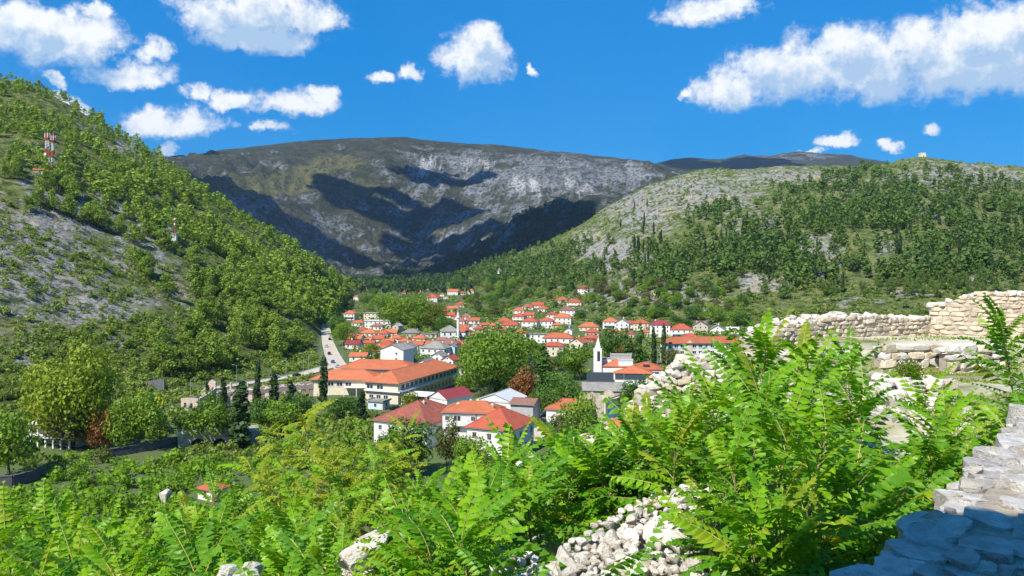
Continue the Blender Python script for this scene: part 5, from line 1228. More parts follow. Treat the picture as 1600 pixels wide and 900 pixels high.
def town_fill():
    g = np.random.default_rng(33); n = 0
    tries = 0; used = []
    while n < 190 and tries < 9000:
        tries += 1
        px = g.uniform(535, 1160); py = g.uniform(446, 600) if g.random() < .8 else g.uniform(446, 500)
        if px < 560+ (py-450)*-0.4 and py > 470: continue
        wpx = {0: 12, 1: 18}[int(py > 500)]*(0.8+0.8*g.random())*(1+max(0, py-500)/160); hpx = wpx*(0.75+.4*g.random())
        bad = False
        for (x0, x1, y0, y1, dd) in HOUSEBOX:
            ox = min(x1, px+wpx/2)-max(x0, px-wpx/2); oy = min(y1, py)-max(y0, py-hpx)
            if ox > 0 and oy > 0 and ox*oy > 0.16*(x1-x0)*(y1-y0) and py > y1-1: bad = True; break
            if x0-2 < px < x1+2 and y1-10 < py < y1+2: bad = True; break
        if bad or (500 < px < 730 and 566 < py < 640) or (905 < px < 1160 and py > 530) or (500 < px < 545 and py > 495) or (545 < px < 660 and py > 575): continue
        if any(abs(px-a) < 5 and abs(py-b) < 3 for a, b in used): continue
        used.append((px, py)); n += 1
        p = hit(px, py, 250)
        tree('tree', 'broad', ['green', 'green', 'dark', 'olive', 'dark'][int(g.integers(5))], p-Vector((0, 0, .2)), hpx*p.y/F, wpx*p.y/F, 'green garden tree among the tiled houses of the town', 'tree', 'garden trees among the houses')
    # garden shrubbery over the valley floor
    px = g.uniform(430, 1250, 26000); d = 1/g.uniform(1/1500, 1/215, 26000); x = U(px)*d; z = height(x, d); _, py = proj(x, d, z)
    ok = (d < foot_d(px)+30) & (py > 440) & ~((py > 575) & (px > 480) & (px < 735)) & ~((py > 560) & (px > 925) & (px < 1030)) & (fbm(x/18, d/18, 3, 91) > .40)
    for Rd, wd in ((RA, 9), (RB, 9), (RC, 7), (RD, 7)):
        near = np.zeros(len(px), bool)
        for i in range(0, len(Rd[0]), 2): near |= (x-Rd[0][i])**2+(d-Rd[1][i])**2 < wd**2
        ok &= ~near
    for o in list(COL.objects):
        if o.parent is None and o.get('category') in ('house', 'building', 'hut', 'mosque', 'school', 'ruin', 'car', 'shed') and o.type == 'EMPTY':
            rr = 8.0 if o['category'] != 'car' else 3.0
            ok &= (x-o.location.x)**2+(d-o.location.y)**2 > rr*rr
    P = np.stack([x, d, z], 1)[ok][:2600]
    ws = 2.2+4.2*g.random(len(P))**1.8; ws *= 0.7+np.clip(P[:, 1]/700, 0, 1.2)
    merge_plants('shrubbery', P, ws*0.6, ws/1.2, variants('bush', 8, 44, 0.13, 5, 800), LEAVES['scrub'], 'garden shrubbery and hedges filling the valley floor between the houses', 'shrubbery', g)
    # thicket in the river valley at the left
    px = g.uniform(-120, 760, 16000); d = 1/g.uniform(1/262, 1/80, 16000); x = U(px)*d; z = height(x, d); _, py = proj(x, d, z)
    ok = ((d < 206+14*fbm(x/14, d/14, 2, 3)) | (px > 405)) & ~((np.abs(px-327) < 24) & (py > 768) & (py < 800)) & ~((px < 70) & (d > 184)) & ~((px > 570) & (d > 168)) & ~((px > 640) & (d > 130)) & ~((px > 300) & (px < 405) & (d > 212)) & (fbm(x/9, d/9, 3, 23) > .22)
    P = np.stack([x, d, z], 1)[ok]; P = P[np.argsort(-P[:, 1])]
    big = P[::max(1, len(P)//110)][:110]; rest = P[g.permutation(len(P))[:5200]]
    for i, p in enumerate(big):
        w_ = 3.5+4*g.random()
        tree('bush', 'bush', ['bright', 'green', 'green', 'olive'][i % 4], (p[0], p[1], p[2]-.2), w_*.8, w_, 'green bush in the thicket below the river embankment', 'bush', 'bushes in the river thicket', parts=False)
    ws = 1.6+3.6*g.random(len(rest))**1.4
    merge_plants('undergrowth', rest, ws*.85, ws/1.2, variants('bush', 6, 42, 0.135, 6, 900), LEAVES['bright'], 'green thicket covering the river valley below the fort', 'undergrowth', g)
def foot_fill():
    g = np.random.default_rng(44); px = g.uniform(-80, 600, 14000); d = g.uniform(205, 560, 14000); x = U(px)*d; z = height(x, d); _, py = proj(x, d, z)
    ok = (d < foot_d(px)+25) & ~((px > 488) & (py > 566) & (py < 632)) & ~((px > 60) & (px < 290) & (d > 206) & (d < 232)) & ~((px > 575) & (d < 225)) & ~((px > 325) & (px < 505) & (py > 612) & (py < 652))
    for Rd, wd in ((RA, 9), (RB, 8)):
        for i in range(0, len(Rd[0]), 2): ok &= (x-Rd[0][i])**2+(d-Rd[1][i])**2 > wd**2
    for o in list(COL.objects):
        if o.parent is None and o.get('category') in ('house', 'building', 'hut', 'car', 'sign') and o.type == 'EMPTY': ok &= (x-o.location.x)**2+(d-o.location.y)**2 > (64 if o['category'] != 'car' else 9)
    ruin = [o for o in COL.objects if o.get('label', '').startswith(('long roofless', 'roofless pinkish', 'low stone bridge'))]
    for o in ruin:
        for k in range(14 if 'long' in o['label'] else 4):
            c_ = o.matrix_basis @ Vector((2+k*4.0, 2, 0)); ok &= (x-c_.x)**2+(d-c_.y)**2 > 30
    P = np.stack([x, d, z], 1)[ok][:2300]; ws = 1.6+3.6*g.random(len(P))**1.6
    merge_plants('shrubbery', P, ws*.8, ws/1.2, variants('bush', 6, 42, .135, 6, 950), LEAVES['scrub'], 'rough shrubbery between the river, the ruins and the hillside', 'shrubbery', g)
town_fill(); foot_fill()

# ------------------------------------------------------------------ stones
M_STONE = plain('limestone_white', (0.82, 0.78, 0.71), (0.58, 0.50, 0.40), 0.95, 7.0, spec=0.1, bump=0.9, bscale=26, rnd=0.25, detail=8, world=True)
M_STONE2 = plain('limestone_weathered', (0.60, 0.55, 0.47), (0.34, 0.30, 0.25), 0.95, 5.0, spec=0.1, bump=0.9, bscale=22, rnd=0.25, detail=8, world=True)
M_STONE3 = plain('limestone_tan', (0.68, 0.57, 0.42), (0.46, 0.37, 0.26), 0.95, 3.0, spec=0.1, bump=0.9, bscale=12, rnd=0.28, detail=8, world=True)
M_SLAB = plain('limestone_slab', (0.80, 0.76, 0.70), (0.46, 0.41, 0.35), 0.95, 9.0, spec=0.1, bump=1.0, bscale=34, rnd=0.25, detail=9, world=True)
M_MORTAR = plain('mortar_pale', (0.56, 0.48, 0.37), (0.34, 0.29, 0.22), 0.95, 9.0, bump=1.0, bscale=30, detail=8, world=True)
HP = {}
def stone_mesh(seed, fine=False, mat=None, n=30, slab=False):
    g = np.random.default_rng(seed); bm = bmesh.new()
    if fine:
        bmesh.ops.create_icosphere(bm, subdivisions=3, radius=0.5)
        ph = g.random((6, 3))*6.28; fr = g.normal(size=(6, 3))*4.2
        pl = [(Vector(unit(1, g)[0]), 0.26+0.13*g.random()) for _ in range(13)]
        for v in bm.verts:
            q = v.co.copy(); m_ = max(abs(q.x), abs(q.y), abs(q.z)); q = q.lerp(q*(0.5/m_), 0.55)
            for nn, dd in pl:
                t = q.dot(nn)
                if t > dd: q -= nn*(t-dd)*0.9
            k = sum(math.sin(fr[i, 0]*q.x+fr[i, 1]*q.y+fr[i, 2]*q.z+ph[i, 0]) for i in range(6))/6
            if slab:
                hp = HP.setdefault(seed, [(g.random()*6.28, .30+.2*g.random()) for _ in range(7)])
                q = v.co.copy(); rr_ = math.hypot(q.x, q.y); an = math.atan2(q.y, q.x); lim = min([.58]+[dd/math.cos(an-aa) for aa, dd in hp if math.cos(an-aa) > .15])
                q.x, q.y = math.cos(an)*min(rr_*1.6, lim), math.sin(an)*min(rr_*1.6, lim); q.z = max(-.4, min(.40, q.z*1.7))
                k = k*.6
            v.co = q*(1+0.07*k)+Vector(g.normal(size=3)*.006)
    else:
        for _ in range(n):
            q = g.uniform(-.5, .5, 3); q = q/np.max(np.abs(q))*0.5; bm.verts.new(q*(1-.15*g.random()))
        r_ = bmesh.ops.convex_hull(bm, input=bm.verts)
        bmesh.ops.delete(bm, geom=[v for v in bm.verts if not v.link_faces], context='VERTS')
    bmesh.ops.recalc_face_normals(bm, faces=bm.faces)
    me = bpy.data.meshes.new('stone'); bm.to_mesh(me); bm.free(); me.materials.append(mat or M_STONE)
    if fine:
        me.polygons.foreach_set('use_smooth', [True]*len(me.polygons)); me.set_sharp_from_angle(angle=R(22))
    return me
ST_W = [stone_mesh(10+i, mat=M_STONE) for i in range(9)]; ST_G = [stone_mesh(40+i, mat=M_STONE2) for i in range(7)]; ST_D = [stone_mesh(60, mat=M_EMB), stone_mesh(61, mat=M_STONE2)]; ST_T = [stone_mesh(70+i, mat=M_STONE3) for i in range(8)]
ST_F = [stone_mesh(100+i, True, M_SLAB, slab=True) for i in range(10)]; ST_FW = [stone_mesh(120+i, True, M_STONE) for i in range(6)]
gs = np.random.default_rng(55)
def stone(parent, meshes, loc, sc, tilt=0.25, flat=False):
    rot = (gs.normal()*tilt, gs.normal()*tilt, gs.random()*6.28 if not flat else gs.normal()*0.12)
    return obj('stone', meshes[int(gs.integers(len(meshes)))], parent, loc, rot, sc)
def P3(px, py, d): return Vector((U(px)*d, d, EYE+V(py)*d))
# broad wall top at the lower right, a step away from the viewer
def wall_near():
    A, B = Vector((1.10, 2.85)), Vector((4.3, 6.7)); d = (B-A); Ln = d.length; t = d/Ln; nrm = Vector((t.y, -t.x))      # nrm points to the right
    e = empty('wall_top', (A.x, A.y, 48.0), math.atan2(t.y, t.x)); tag(e, 'broad rough limestone wall top, half in bluish shade, close at the right', 'wall')
    m = MB(); m.box(-1.2, Ln+1.5, -3.4, -.12, -1.6, .585); m.build('wall_core', M_MORTAR, e)
    y = 0.05; row = 0
    while y > -3.0:
        dep = 0.13+0.10*gs.random(); x = -1.1+0.2*gs.random()
        while x < Ln+1.3:
            ln = 0.13+0.22*gs.random()**1.5
            zt = .515+.022*gs.normal()
            stone(e, ST_F, (x+ln/2, y-dep/2+.03*gs.normal(), zt), (ln*1.30, dep*1.55, .19+.05*gs.random()), .07)
            x += ln
        y -= dep; row += 1
    for k in range(3):
        x = -1.1
        while x < Ln+1.3:
            ln = .22+.25*gs.random(); stone(e, ST_FW, (x+ln/2, -.04+.04*gs.normal(), .36-.28*k), (ln*1.2, .36, .34), .2); x += ln
    for k in range(150):          # small broken pieces bedded between the slabs
        x = -.8+gs.random()*(Ln+1.6); s_ = .04+.07*gs.random()**2; stone(e, ST_G, (x, .02-2.4*gs.random()**1.3, .585), (s_*1.5, s_*1.2, s_*.9), .3)
wall_near()
# heap of white rubble at the bottom centre
def rubble(name, label, spots, smin, smax, n, core=True, meshes=ST_FW, lift=.05, cat='rubble'):
    """stones strewn over a patch given by corner spots (column, row, distance)"""
    C_ = [P3(*q) for q in spots]; cen = sum(C_, Vector())/len(C_)
    e = empty(name, cen); tag(e, label, cat)
    if core:
        m = MB(); m.poly([q-cen+Vector((0, 0, -.06)) for q in C_]); 
        for a, b in zip(C_, C_[1:]+C_[:1]): m.poly([a-cen+Vector((0, 0, -.06)), a-cen+Vector((0, 0, -2)), b-cen+Vector((0, 0, -2)), b-cen+Vector((0, 0, -.06))])
        m.build('rubble_core', M_MORTAR, e)
    k = 0; pts = []; tri = [(0, i, i+1) for i in range(1, len(C_)-1)]
    ar = np.array([((C_[b]-C_[a]).cross(C_[c]-C_[a])).length for a, b, c in tri]); ar = ar/ar.sum()
    for _ in range(n*30):
        a, b, c = tri[int(gs.choice(len(tri), p=ar))]; u_, v_ = gs.random(2)
        if u_+v_ > 1: u_, v_ = 1-u_, 1-v_
        q = C_[a]+(C_[b]-C_[a])*u_+(C_[c]-C_[a])*v_; s_ = smin+(smax-smin)*gs.random()**2.2
        if not core: q.z = H(q.x, q.y)-.1*s_
        if any((q-o).length < (s_+so)*.40 for o, so in pts): continue
        pts.append((q, s_)); stone(e, meshes, q-cen+Vector((0, 0, lift*gs.random()+s_*.15)), (s_*1.25, s_, s_*.8), .35); k += 1
        if k >= n: break
    return e
rubble('rubble_heap', 'sunlit heap of broken white limestone at the bottom centre', [(1125,770,6.6),(1060,778,6.9),(985,800,6.4),(900,842,6.0),(850,905,5.6),(790,960,5.0),(1060,960,4.9),(1140,880,5.4)], .06, .24, 290)
rubble('rubble_heap', 'few white stones among ferny leaves at the bottom, left of the heap', [(770,865,5.6),(835,880,5.4),(850,960,4.9),(740,960,4.9)], .07, .2, 24)
rubble('rubble_heap', 'white stones half covered by leaves at the bottom edge', [(345,897,5.4),(395,890,5.6),(420,950,4.9),(320,950,4.9)], .07, .15, 14)
rubble('rubble_heap', 'scattered pale stones showing between leaves below the street', [(900,690,13),(1010,668,15),(1010,705,13),(880,725,12)], .18, .5, 34)
rubble('rubble_heap', 'pale stones among the leaves right of the apartment house', [(800,700,12.5),(830,705,12.5),(835,770,10.5),(795,770,10.5)], .15, .4, 14)
# boulder
e = empty('boulder', P3(568, 862, 6.2)); tag(e, 'big cracked white boulder among the leaves at the bottom', 'boulder')
for q, s_ in (((0, 0, 0), (.62, .5, .42)), ((.05, -.12, -.22), (.5, .42, .36)), ((-.16, .1, -.2), (.6, .5, .4))): stone(e, ST_FW, q, [k_*.8 for k_ in s_], .15)
q_ = hit(258, 786, 120); e = empty('boulder', q_); tag(e, 'grey rock standing in the thicket beside the orange roofed hut', 'boulder')
for q, s_ in (((0, 0, 1.2), (3.2, 2.4, 4.0)), ((1.6, .3, .6), (2.2, 2.2, 2.6))): stone(e, ST_D, q, s_, .1)
# broken wall end in the middle distance
def wall_mid():
    cen = P3(1085, 600, 29); e = empty('ruined_wall', (cen.x, cen.y, 44.4), R(-10)); tag(e, 'tumbled dry stone wall end below the long white building', 'wall')
    prof = [(-2.35, .1), (-1.9, .75), (-1.2, 1.35), (-.7, 1.75), (-.2, 2.05), (.6, 2.1), (2.2, 2.15), (5.0, 2.2)]
    xs = [q[0] for q in prof]; zs = [q[1] for q in prof]
    m = MB()
    for (xa, za), (xb, zb) in zip(prof, prof[1:]):
        for y in (-.55, .9): q = [(xa, y, -2.5), (xb, y, -2.5), (xb, y, zb-.12), (xa, y, za-.12)]; m.poly(q if y < 0 else q[::-1])
        m.poly([(xa, -.55, za-.12), (xb, -.55, zb-.12), (xb, .9, zb-.12), (xa, .9, za-.12)])
    m.poly([(prof[0][0], .9, -2.5), (prof[0][0], -.55, -2.5), (prof[0][0], -.55, prof[0][1]-.12), (prof[0][0], .9, prof[0][1]-.12)])
    m.build('wall_core', M_MORTAR, e)
    z = -1.9
    while z < 2.2:
        hh = .22+.14*gs.random(); x = -2.5
        while x < 4.6:
            ln = .26+.34*gs.random(); top = np.interp(x+ln/2, xs, zs)
            if z < top-.05: stone(e, (ST_G if gs.random() < .6 else ST_T) if gs.random() < .7 else ST_W, (x+ln/2, -.58+.10*gs.normal()*.6, z+hh/2), (ln*1.12, .42, hh*1.2), .16, True)
            x += ln
        z += hh
    for k in range(60):
        x = -2.3+6.8*gs.random(); s_ = .22+.26*gs.random(); stone(e, ST_W if gs.random() < .7 else ST_T, (x, -.4+1.1*gs.random(), np.interp(x, xs, zs)-.02), (s_*1.3, s_, s_*.7), .3)
wall_mid()
# long fort wall at the right, low part with broad rubble top, high part with laid courses
def wall_long():
    A = P3(1205, 540, 33); B = P3(1452, 540, 37.5); C_ = P3(1680, 540, 34.5)
    zb = 46.0
    def run(P, Q, prof, label, th, name, tops, rows):
        d = Vector((Q.x-P.x, Q.y-P.y, 0)); Ln = d.length; e = empty(name, (P.x, P.y, zb), math.atan2(d.y, d.x)); tag(e, label, 'wall')
        xs = [q[0]*Ln for q in prof]; zs = [q[1] for q in prof]
        m = MB()
        for i in range(len(prof)-1):
            for y in (0.0, th): q = [(xs[i], y, -2), (xs[i+1], y, -2), (xs[i+1], y, zs[i+1]-.1), (xs[i], y, zs[i]-.1)]; m.poly(q if y == 0 else q[::-1])
            m.poly([(xs[i], 0, zs[i]-.1), (xs[i+1], 0, zs[i+1]-.1), (xs[i+1], th, zs[i+1]-.1), (xs[i], th, zs[i]-.1)])
        m.poly([(xs[0], th, -2), (xs[0], 0, -2), (xs[0], 0, zs[0]-.1), (xs[0], th, zs[0]-.1)]); m.poly([(xs[-1], 0, -2), (xs[-1], th, -2), (xs[-1], th, zs[-1]-.1), (xs[-1], 0, zs[-1]-.1)])
        m.build('wall_core', M_MORTAR, e)
        z = -.4; n = 0
        while z < max(zs) and n < 290:
            hh = rows*(.8+.4*gs.random()); x = gs.random()*.2-.1
            while x < Ln:
                ln = .18+.42*gs.random(); top = np.interp(x+ln/2, xs, zs)
                if z+hh*.4 < top: stone(e, ST_T, (x+ln/2, .12+.02*gs.normal(), z+hh/2), (ln*1.05, .34, hh*1.05), .04, True); n += 1
                x += ln
            z += hh
        for k in range(tops):
            x = Ln*gs.random(); s_ = .12+.26*gs.random()**1.5; y = th*gs.random() if gs.random() < .7 else 0.1
            stone(e, ST_W if gs.random() < .85 else ST_G, (x, y, np.interp(x, xs, zs)-.02), (s_*1.35, s_*1.1, s_*.7), .25)
        return e
    run(A, B, [(0, .8), (.1, 1.35), (.3, 1.5), (.5, 1.62), (.62, 1.55), (.85, 1.35), (1, 1.4)], 'low ruined fort wall with broad white rubble top', 1.9, 'fort_wall', 110, .2)
    run(B, C_, [(0, 1.95), (.12, 2.05), (.18, 2.3), (.35, 2.55), (.6, 2.6), (1, 2.5)], 'higher sunlit fort wall of tan coursed stone at the right edge', 1.0, 'fort_wall', 60, .2)
wall_long()
def wall_low(a, b, label, hgt, n_top):
    d = Vector((b.x-a.x, b.y-a.y, 0)); Ln = d.length; e = empty('low_wall', a, math.atan2(d.y, d.x)); tag(e, label, 'wall')
    m = MB(); m.box(.2, Ln-.2, .14, .7, -1, hgt-.2); m.build('wall_core', M_MORTAR, e)
    z = -.15
    while z < hgt-.1:
        hh = .22+.1*gs.random(); x = 0
        while x < Ln: ln = .25+.4*gs.random(); stone(e, ST_W if gs.random() < .7 else ST_T, (x+ln/2, .06, z+hh/2), (ln*1.08, .34, hh*1.1), .06, True); x += ln
        z += hh
    for k in range(n_top): s_ = .2+.25*gs.random(); stone(e, ST_W, (Ln*gs.random(), .1+.6*gs.random(), hgt-.06), (s_*1.4, s_, s_*.5), .15)
a = P3(1378, 578, 26); b = P3(1500, 578, 26.5); a.z = H(a.x, a.y)-.05; wall_low(a, b, 'low footing of white stones on the grassy fort terrace, left piece', .75, 16)
a = P3(1484, 578, 25.2); b = P3(1566, 578, 25.6); a.z = H(a.x, a.y)-.05; wall_low(a, b, 'low footing of squared stones on the grassy fort terrace, right piece', .8, 12)
a = P3(1405, 620, 19); b = P3(1470, 620, 19.3); a.z = H(a.x, a.y)-.1; wall_low(a, b, 'short footing of grey stones below the yellow grass tuft', .4, 8)
rubble('rubble_heap', 'white stones along the edge of the fort terrace path', [(1360,592,22),(1450,588,23),(1470,640,17),(1370,660,16)], .2, .55, 40, False)
# unseen pillar added behind the viewer to cast the shadow on the wall top
m = MB(); e = empty('shadow_pillar', (-2.5, -1.3, 47.0)); tag(e, 'added shadow-casting pillar behind the viewpoint, outside the picture', 'pillar')
ragged_wall(e, (0, 0), (2.3, 0), 0.8, [9.3, 9.8, 9.6, 10.1, 9.9], WALL['stone'], 'masonry', -1.0)
# ------------------------------------------------------------------ foreground: saplings with long feathered leaves
M_STEM = plain('sapling_stem', (0.24, 0.20, 0.10), (0.16, 0.15, 0.07), 0.7, 6.0)
M_RACHIS = plain('leaf_stalk', (0.40, 0.30, 0.08), (0.28, 0.30, 0.06), 0.6, 8.0)
LEAF_A = leaf_mat('sapling_leaf_bright', (0.110, 0.290, 0.005), (0.275, 0.500, 0.010), 0.45, 0.42, 0.35, c_alt=(0.30, 0.40, 0.02))
LEAF_B = leaf_mat('sapling_leaf_deep', (0.062, 0.210, 0.007), (0.175, 0.385, 0.012), 0.44, 0.42, 0.35)
LEAF_Y = leaf_mat('sapling_leaf_yellowish', (0.16, 0.25, 0.010), (0.36, 0.42, 0.020), 0.45, 0.45, 0.3)
def frond_geo(seed, pairs=11, arch=0.55, lw=0.050, ll=0.130):
    """one feathered leaf 1 m long along +X, drooping at the tip: stalk and paired leaflets"""
    g = np.random.default_rng(seed); V_, F_, M_, T_ = [], [], [], []
    def ctr(t): return Vector((t*(1-.12*arch*t), .03*math.sin(t*3+seed), .16*t-arch*.42*t*t))
    n = 7; ring = []
    for i in range(n+1):
        t = i/n; c_ = ctr(t); r_ = .0075*(1-.8*t)+.001; k = len(V_)
        for a in (0, 2.09, 4.19): V_.append(c_+Vector((0, math.cos(a)*r_, math.sin(a)*r_))); T_.append(.5)
        if i:
            for a in range(3): b = (a+1) % 3; F_.append((k-3+a, k-3+b, k+b, k+a)); M_.append(1)
    for i in range(pairs*2+1):
        t = .16+.84*(i//2)/pairs if i < pairs*2 else 1.0
        s_ = 1 if i % 2 else -1
        c_ = ctr(t); env = (.55+.45*math.sin(math.pi*min(1, t*1.05)**.8))*(1 if t < .9 else .75)
        L_ = ll*env*(.82+.35*g.random())*1.35; Wd = lw*(.85+.3*g.random())*(.7+.3*env)
        if i == pairs*2: di = Vector((1, 0, -.35))
        else: di = Vector((.30+.25*t+.10*g.normal(), s_*1.0, -.18-.32*g.random()**1.5))
        di.normalize(); up = Vector((0.1*g.normal(), -s_*.15+.1*g.normal(), 1)).normalized(); sd = di.cross(up).normalized(); up = sd.cross(di)
        fold = .35*Wd; dr = .16*L_
        p0 = c_; k = len(V_); tn = g.random()
        pts = [p0, p0+di*L_*.30+sd*Wd+up*fold, p0+di*L_*.30-up*.003, p0+di*L_*.30-sd*Wd+up*fold,
               p0+di*L_*.66+sd*Wd*.72+up*(fold*.6-dr*.35), p0+di*L_*.66-up*dr*.4, p0+di*L_*.66-sd*Wd*.72+up*(fold*.6-dr*.35), p0+di*L_-up*dr]
        V_ += pts; T_ += [tn]*8
        F_ += [(k, k+2, k+1), (k, k+3, k+2), (k+1, k+2, k+5, k+4), (k+2, k+3, k+6, k+5), (k+4, k+5, k+7), (k+5, k+6, k+7)]; M_ += [0]*6
    return V_, F_, M_, T_
def frond_mesh(seed, leafm, **kw):
    V_, F_, M_, T_ = frond_geo(seed, **kw); me = bpy.data.meshes.new('leaf'); me.from_pydata([tuple(v) for v in V_], [], F_)
    me.materials.append(leafm); me.materials.append(M_RACHIS); me.polygons.foreach_set('material_index', M_)
    a = me.attributes.new('tint', 'FLOAT', 'POINT'); a.data.foreach_set('value', T_); me.update(); return me
FR = {k: [frond_mesh(200+i, m_, pairs=7+i % 5, arch=.25+.22*(i % 5)) for i in range(10)] for k, m_ in (('a', LEAF_A), ('b', LEAF_B), ('y', LEAF_Y))}
gp = np.random.default_rng(77)
def sapling(px, ytop, d, kind='a', nl=26, fl=.62, label=None, spread=1.0, stems=1, name='sapling', droop=0.0, group='feather-leaved saplings in the foreground thicket'):
    x = U(px)*d; ztop = EYE+V(ytop)*d; zb = H(x, d); Ht = max(.7, ztop-zb)
    e = empty(name, (x, d, zb)); tag(e, label or 'bright green sapling with long feathered leaves in the foreground thicket', 'sapling', group)
    fl *= 1.25; nl = int(nl*1.12)
    lean = Vector((gp.normal()*.10, gp.normal()*.10, 0))
    def stem_pt(t, st): return Vector((st[0]*t*t, st[1]*t*t, Ht*.90*t*st[2]))
    sts = [(lean.x*Ht, lean.y*Ht, 1.0)]
    for q in range(stems-1): a = gp.random()*6.28; sts.append((math.cos(a)*Ht*.33*spread, math.sin(a)*Ht*.33*spread, .66+.28*gp.random()))
    for si, st in enumerate(sts):
        m = MB(); n = 6; r0 = .010+.008*Ht*(1 if si == 0 else .6)/2
        for i in range(n): m.bar(stem_pt(i/n, st)-Vector((0, 0, .15 if i == 0 else 0)), stem_pt((i+1)/n, st), r0*(1-.12*i), r0*(1-.12*(i+1)), 6, cap=False)
        m.build('stem', M_STEM, e)
    ga = 2.399; a0 = gp.random()*6.28
    low = max(.12, 1-1.9/Ht)
    for i in range(nl):
        st = sts[i % len(sts)]; f_ = (i+.5)/nl; t = low+(1-low)*f_**.8
        p = stem_pt(t, st); a = a0+i*ga+gp.normal()*.25
        el_ = R(8)+R(52)*((t-low)/(1-low))**1.6+gp.normal()*.16-droop*gp.random()
        L_ = fl*(.62+.62*gp.random())*(1.0 if t < .85 else .8)
        k = kind if gp.random() < .78 else ('b' if kind == 'a' else 'a')
        if gp.random() < .05: k = 'y'
        if t < .55 and gp.random() < .6: k = 'b'
        obj('leaf', FR[k][int(gp.integers(10))], e, p, (gp.normal()*.25, -el_, a), (L_, L_*(.9+.25*gp.random()), L_))
    return e
SAP = [ # right thicket
 (1180,512,9.5,'a',34,.62),(1290,528,11,'a',32,.6),(1235,600,7.2,'a',30,.55),(1120,596,9,'a',30,.6),(1085,640,7.6,'a',28,.55),(1200,640,5.4,'a',30,.5),(1335,610,8.4,'b',26,.55),
 (1445,655,8.2,'a',28,.55),(1510,612,9.4,'a',28,.58),(1592,486,11.5,'b',34,.65),(1560,640,8,'a',28,.5),(1050,680,6.8,'a',26,.5),(1155,700,5.2,'a',28,.45),(1245,655,4.8,'a',30,.46),
 (1305,735,5.0,'b',26,.46),(1375,730,6.2,'a',24,.5),(1460,700,7.0,'b',26,.5),(1020,650,10.5,'a',26,.6),(985,690,9,'a',26,.55),(1065,615,12.5,'b',26,.65),(1330,548,14,'b',30,.65),(1150,560,13,'a',28,.65),
 (1225,800,4.3,'b',28,.42),(1110,790,5.6,'b',24,.45),(1185,860,4.2,'a',22,.38),(1280,840,4.5,'a',22,.4),(1345,800,5.3,'b',24,.45),(1420,770,6.2,'b',24,.48),(1500,720,7.4,'b',24,.5),(1545,690,8.2,'b',22,.5),(1165,610,7.0,'b',26,.55),(1260,555,12.5,'a',26,.6),
 # centre
 (945,690,11.5,'a',26,.62),(885,684,12,'a',26,.62),(830,690,11.5,'b',26,.6),(785,700,10.5,'a',28,.6),(722,738,10,'a',26,.58),(862,745,9,'b',26,.55),(925,760,8.6,'b',26,.52),(965,740,9.2,'b',26,.55),(805,765,8.4,'b',26,.52),
 (742,790,7.4,'a',26,.5),(684,800,6.8,'a',28,.5),(1005,765,7.8,'b',26,.5),(640,832,6.2,'a',26,.46),(712,850,5.4,'a',26,.44),(882,800,8.0,'b',24,.5),(960,800,7.7,'b',22,.48),(770,830,6.6,'b',24,.46),(830,820,7.2,'b',24,.48),(740,900,4.9,'a',22,.4),(1045,740,8.2,'b',24,.5),(660,890,5.0,'a',22,.4),
 # left
 (40,772,9,'a',28,.6),(118,776,9.2,'a',28,.6),(180,800,8.2,'a',26,.56),(252,806,9,'a',26,.56),(330,806,10,'a',26,.58),(60,832,7.2,'a',26,.52),(130,852,6.6,'a',26,.48),(222,850,6.8,'a',26,.48),(300,852,6.8,'b',26,.48),(402,806,9,'a',26,.56),
 (452,790,11,'a',26,.6),(485,822,8.2,'a',26,.54),(378,850,6.8,'a',26,.48),(442,868,6.2,'a',26,.46),(500,862,6.2,'a',24,.44),(8,812,8,'a',26,.54),(92,884,5.4,'a',24,.42),(200,892,5.2,'a',24,.42),(345,890,5.4,'a',22,.42),(600,880,5.6,'a',22,.42),(30,880,5.6,'b',24,.42),(270,900,5.0,'a',22,.4),(440,900,5.0,'a',20,.38),(540,905,5.0,'a',20,.38),
 (150,820,10.5,'b',24,.56),(285,835,8.4,'b',24,.52),(430,835,8.6,'b',24,.52),(350,830,9.6,'b',24,.54),(545,880,6.8,'b',20,.42)]
for q in SAP:
    wh = ('in the thicket before the fort walls', 'saplings before the fort walls') if q[0] > 975 else (('on the slope between the boulder and the street', 'saplings on the middle slope') if q[0] > 560 else ('in the thicket at the lower left above the river', 'saplings at the lower left'))
    sapling(*q, label='bright green feathery sapling '+wh[0], group=wh[1])
sapling(515, 606, 23, 'y', 170, .92, 'tall airy yellow green tree of feathered leaves left of the red roofs', 1.0, 10, 'feathery_tree', .7, None)
sapling(430, 690, 20, 'y', 110, .85, 'spreading yellow green feathery tree over the hut', 1.3, 9, 'feathery_tree', .5, None)
sapling(585, 690, 19, 'a', 70, .8, 'small feathery tree under the dark round trees', 1.2, 4, 'feathery_tree', .3, None)
sapling(350, 740, 17, 'a', 66, .75, 'low feathery tree beside the orange roofed hut', 1.3, 5, 'feathery_tree', .3, None)
sapling(520, 730, 16, 'a', 66, .75, 'feathery tree below the tallest one, on the slope', 1.3, 5, 'feathery_tree', .3, None)
sapling(250, 790, 15, 'a', 36, .7, 'feathery sapling clump at the edge of the river thicket', 1.2, 4, 'feathery_tree', .3, None)
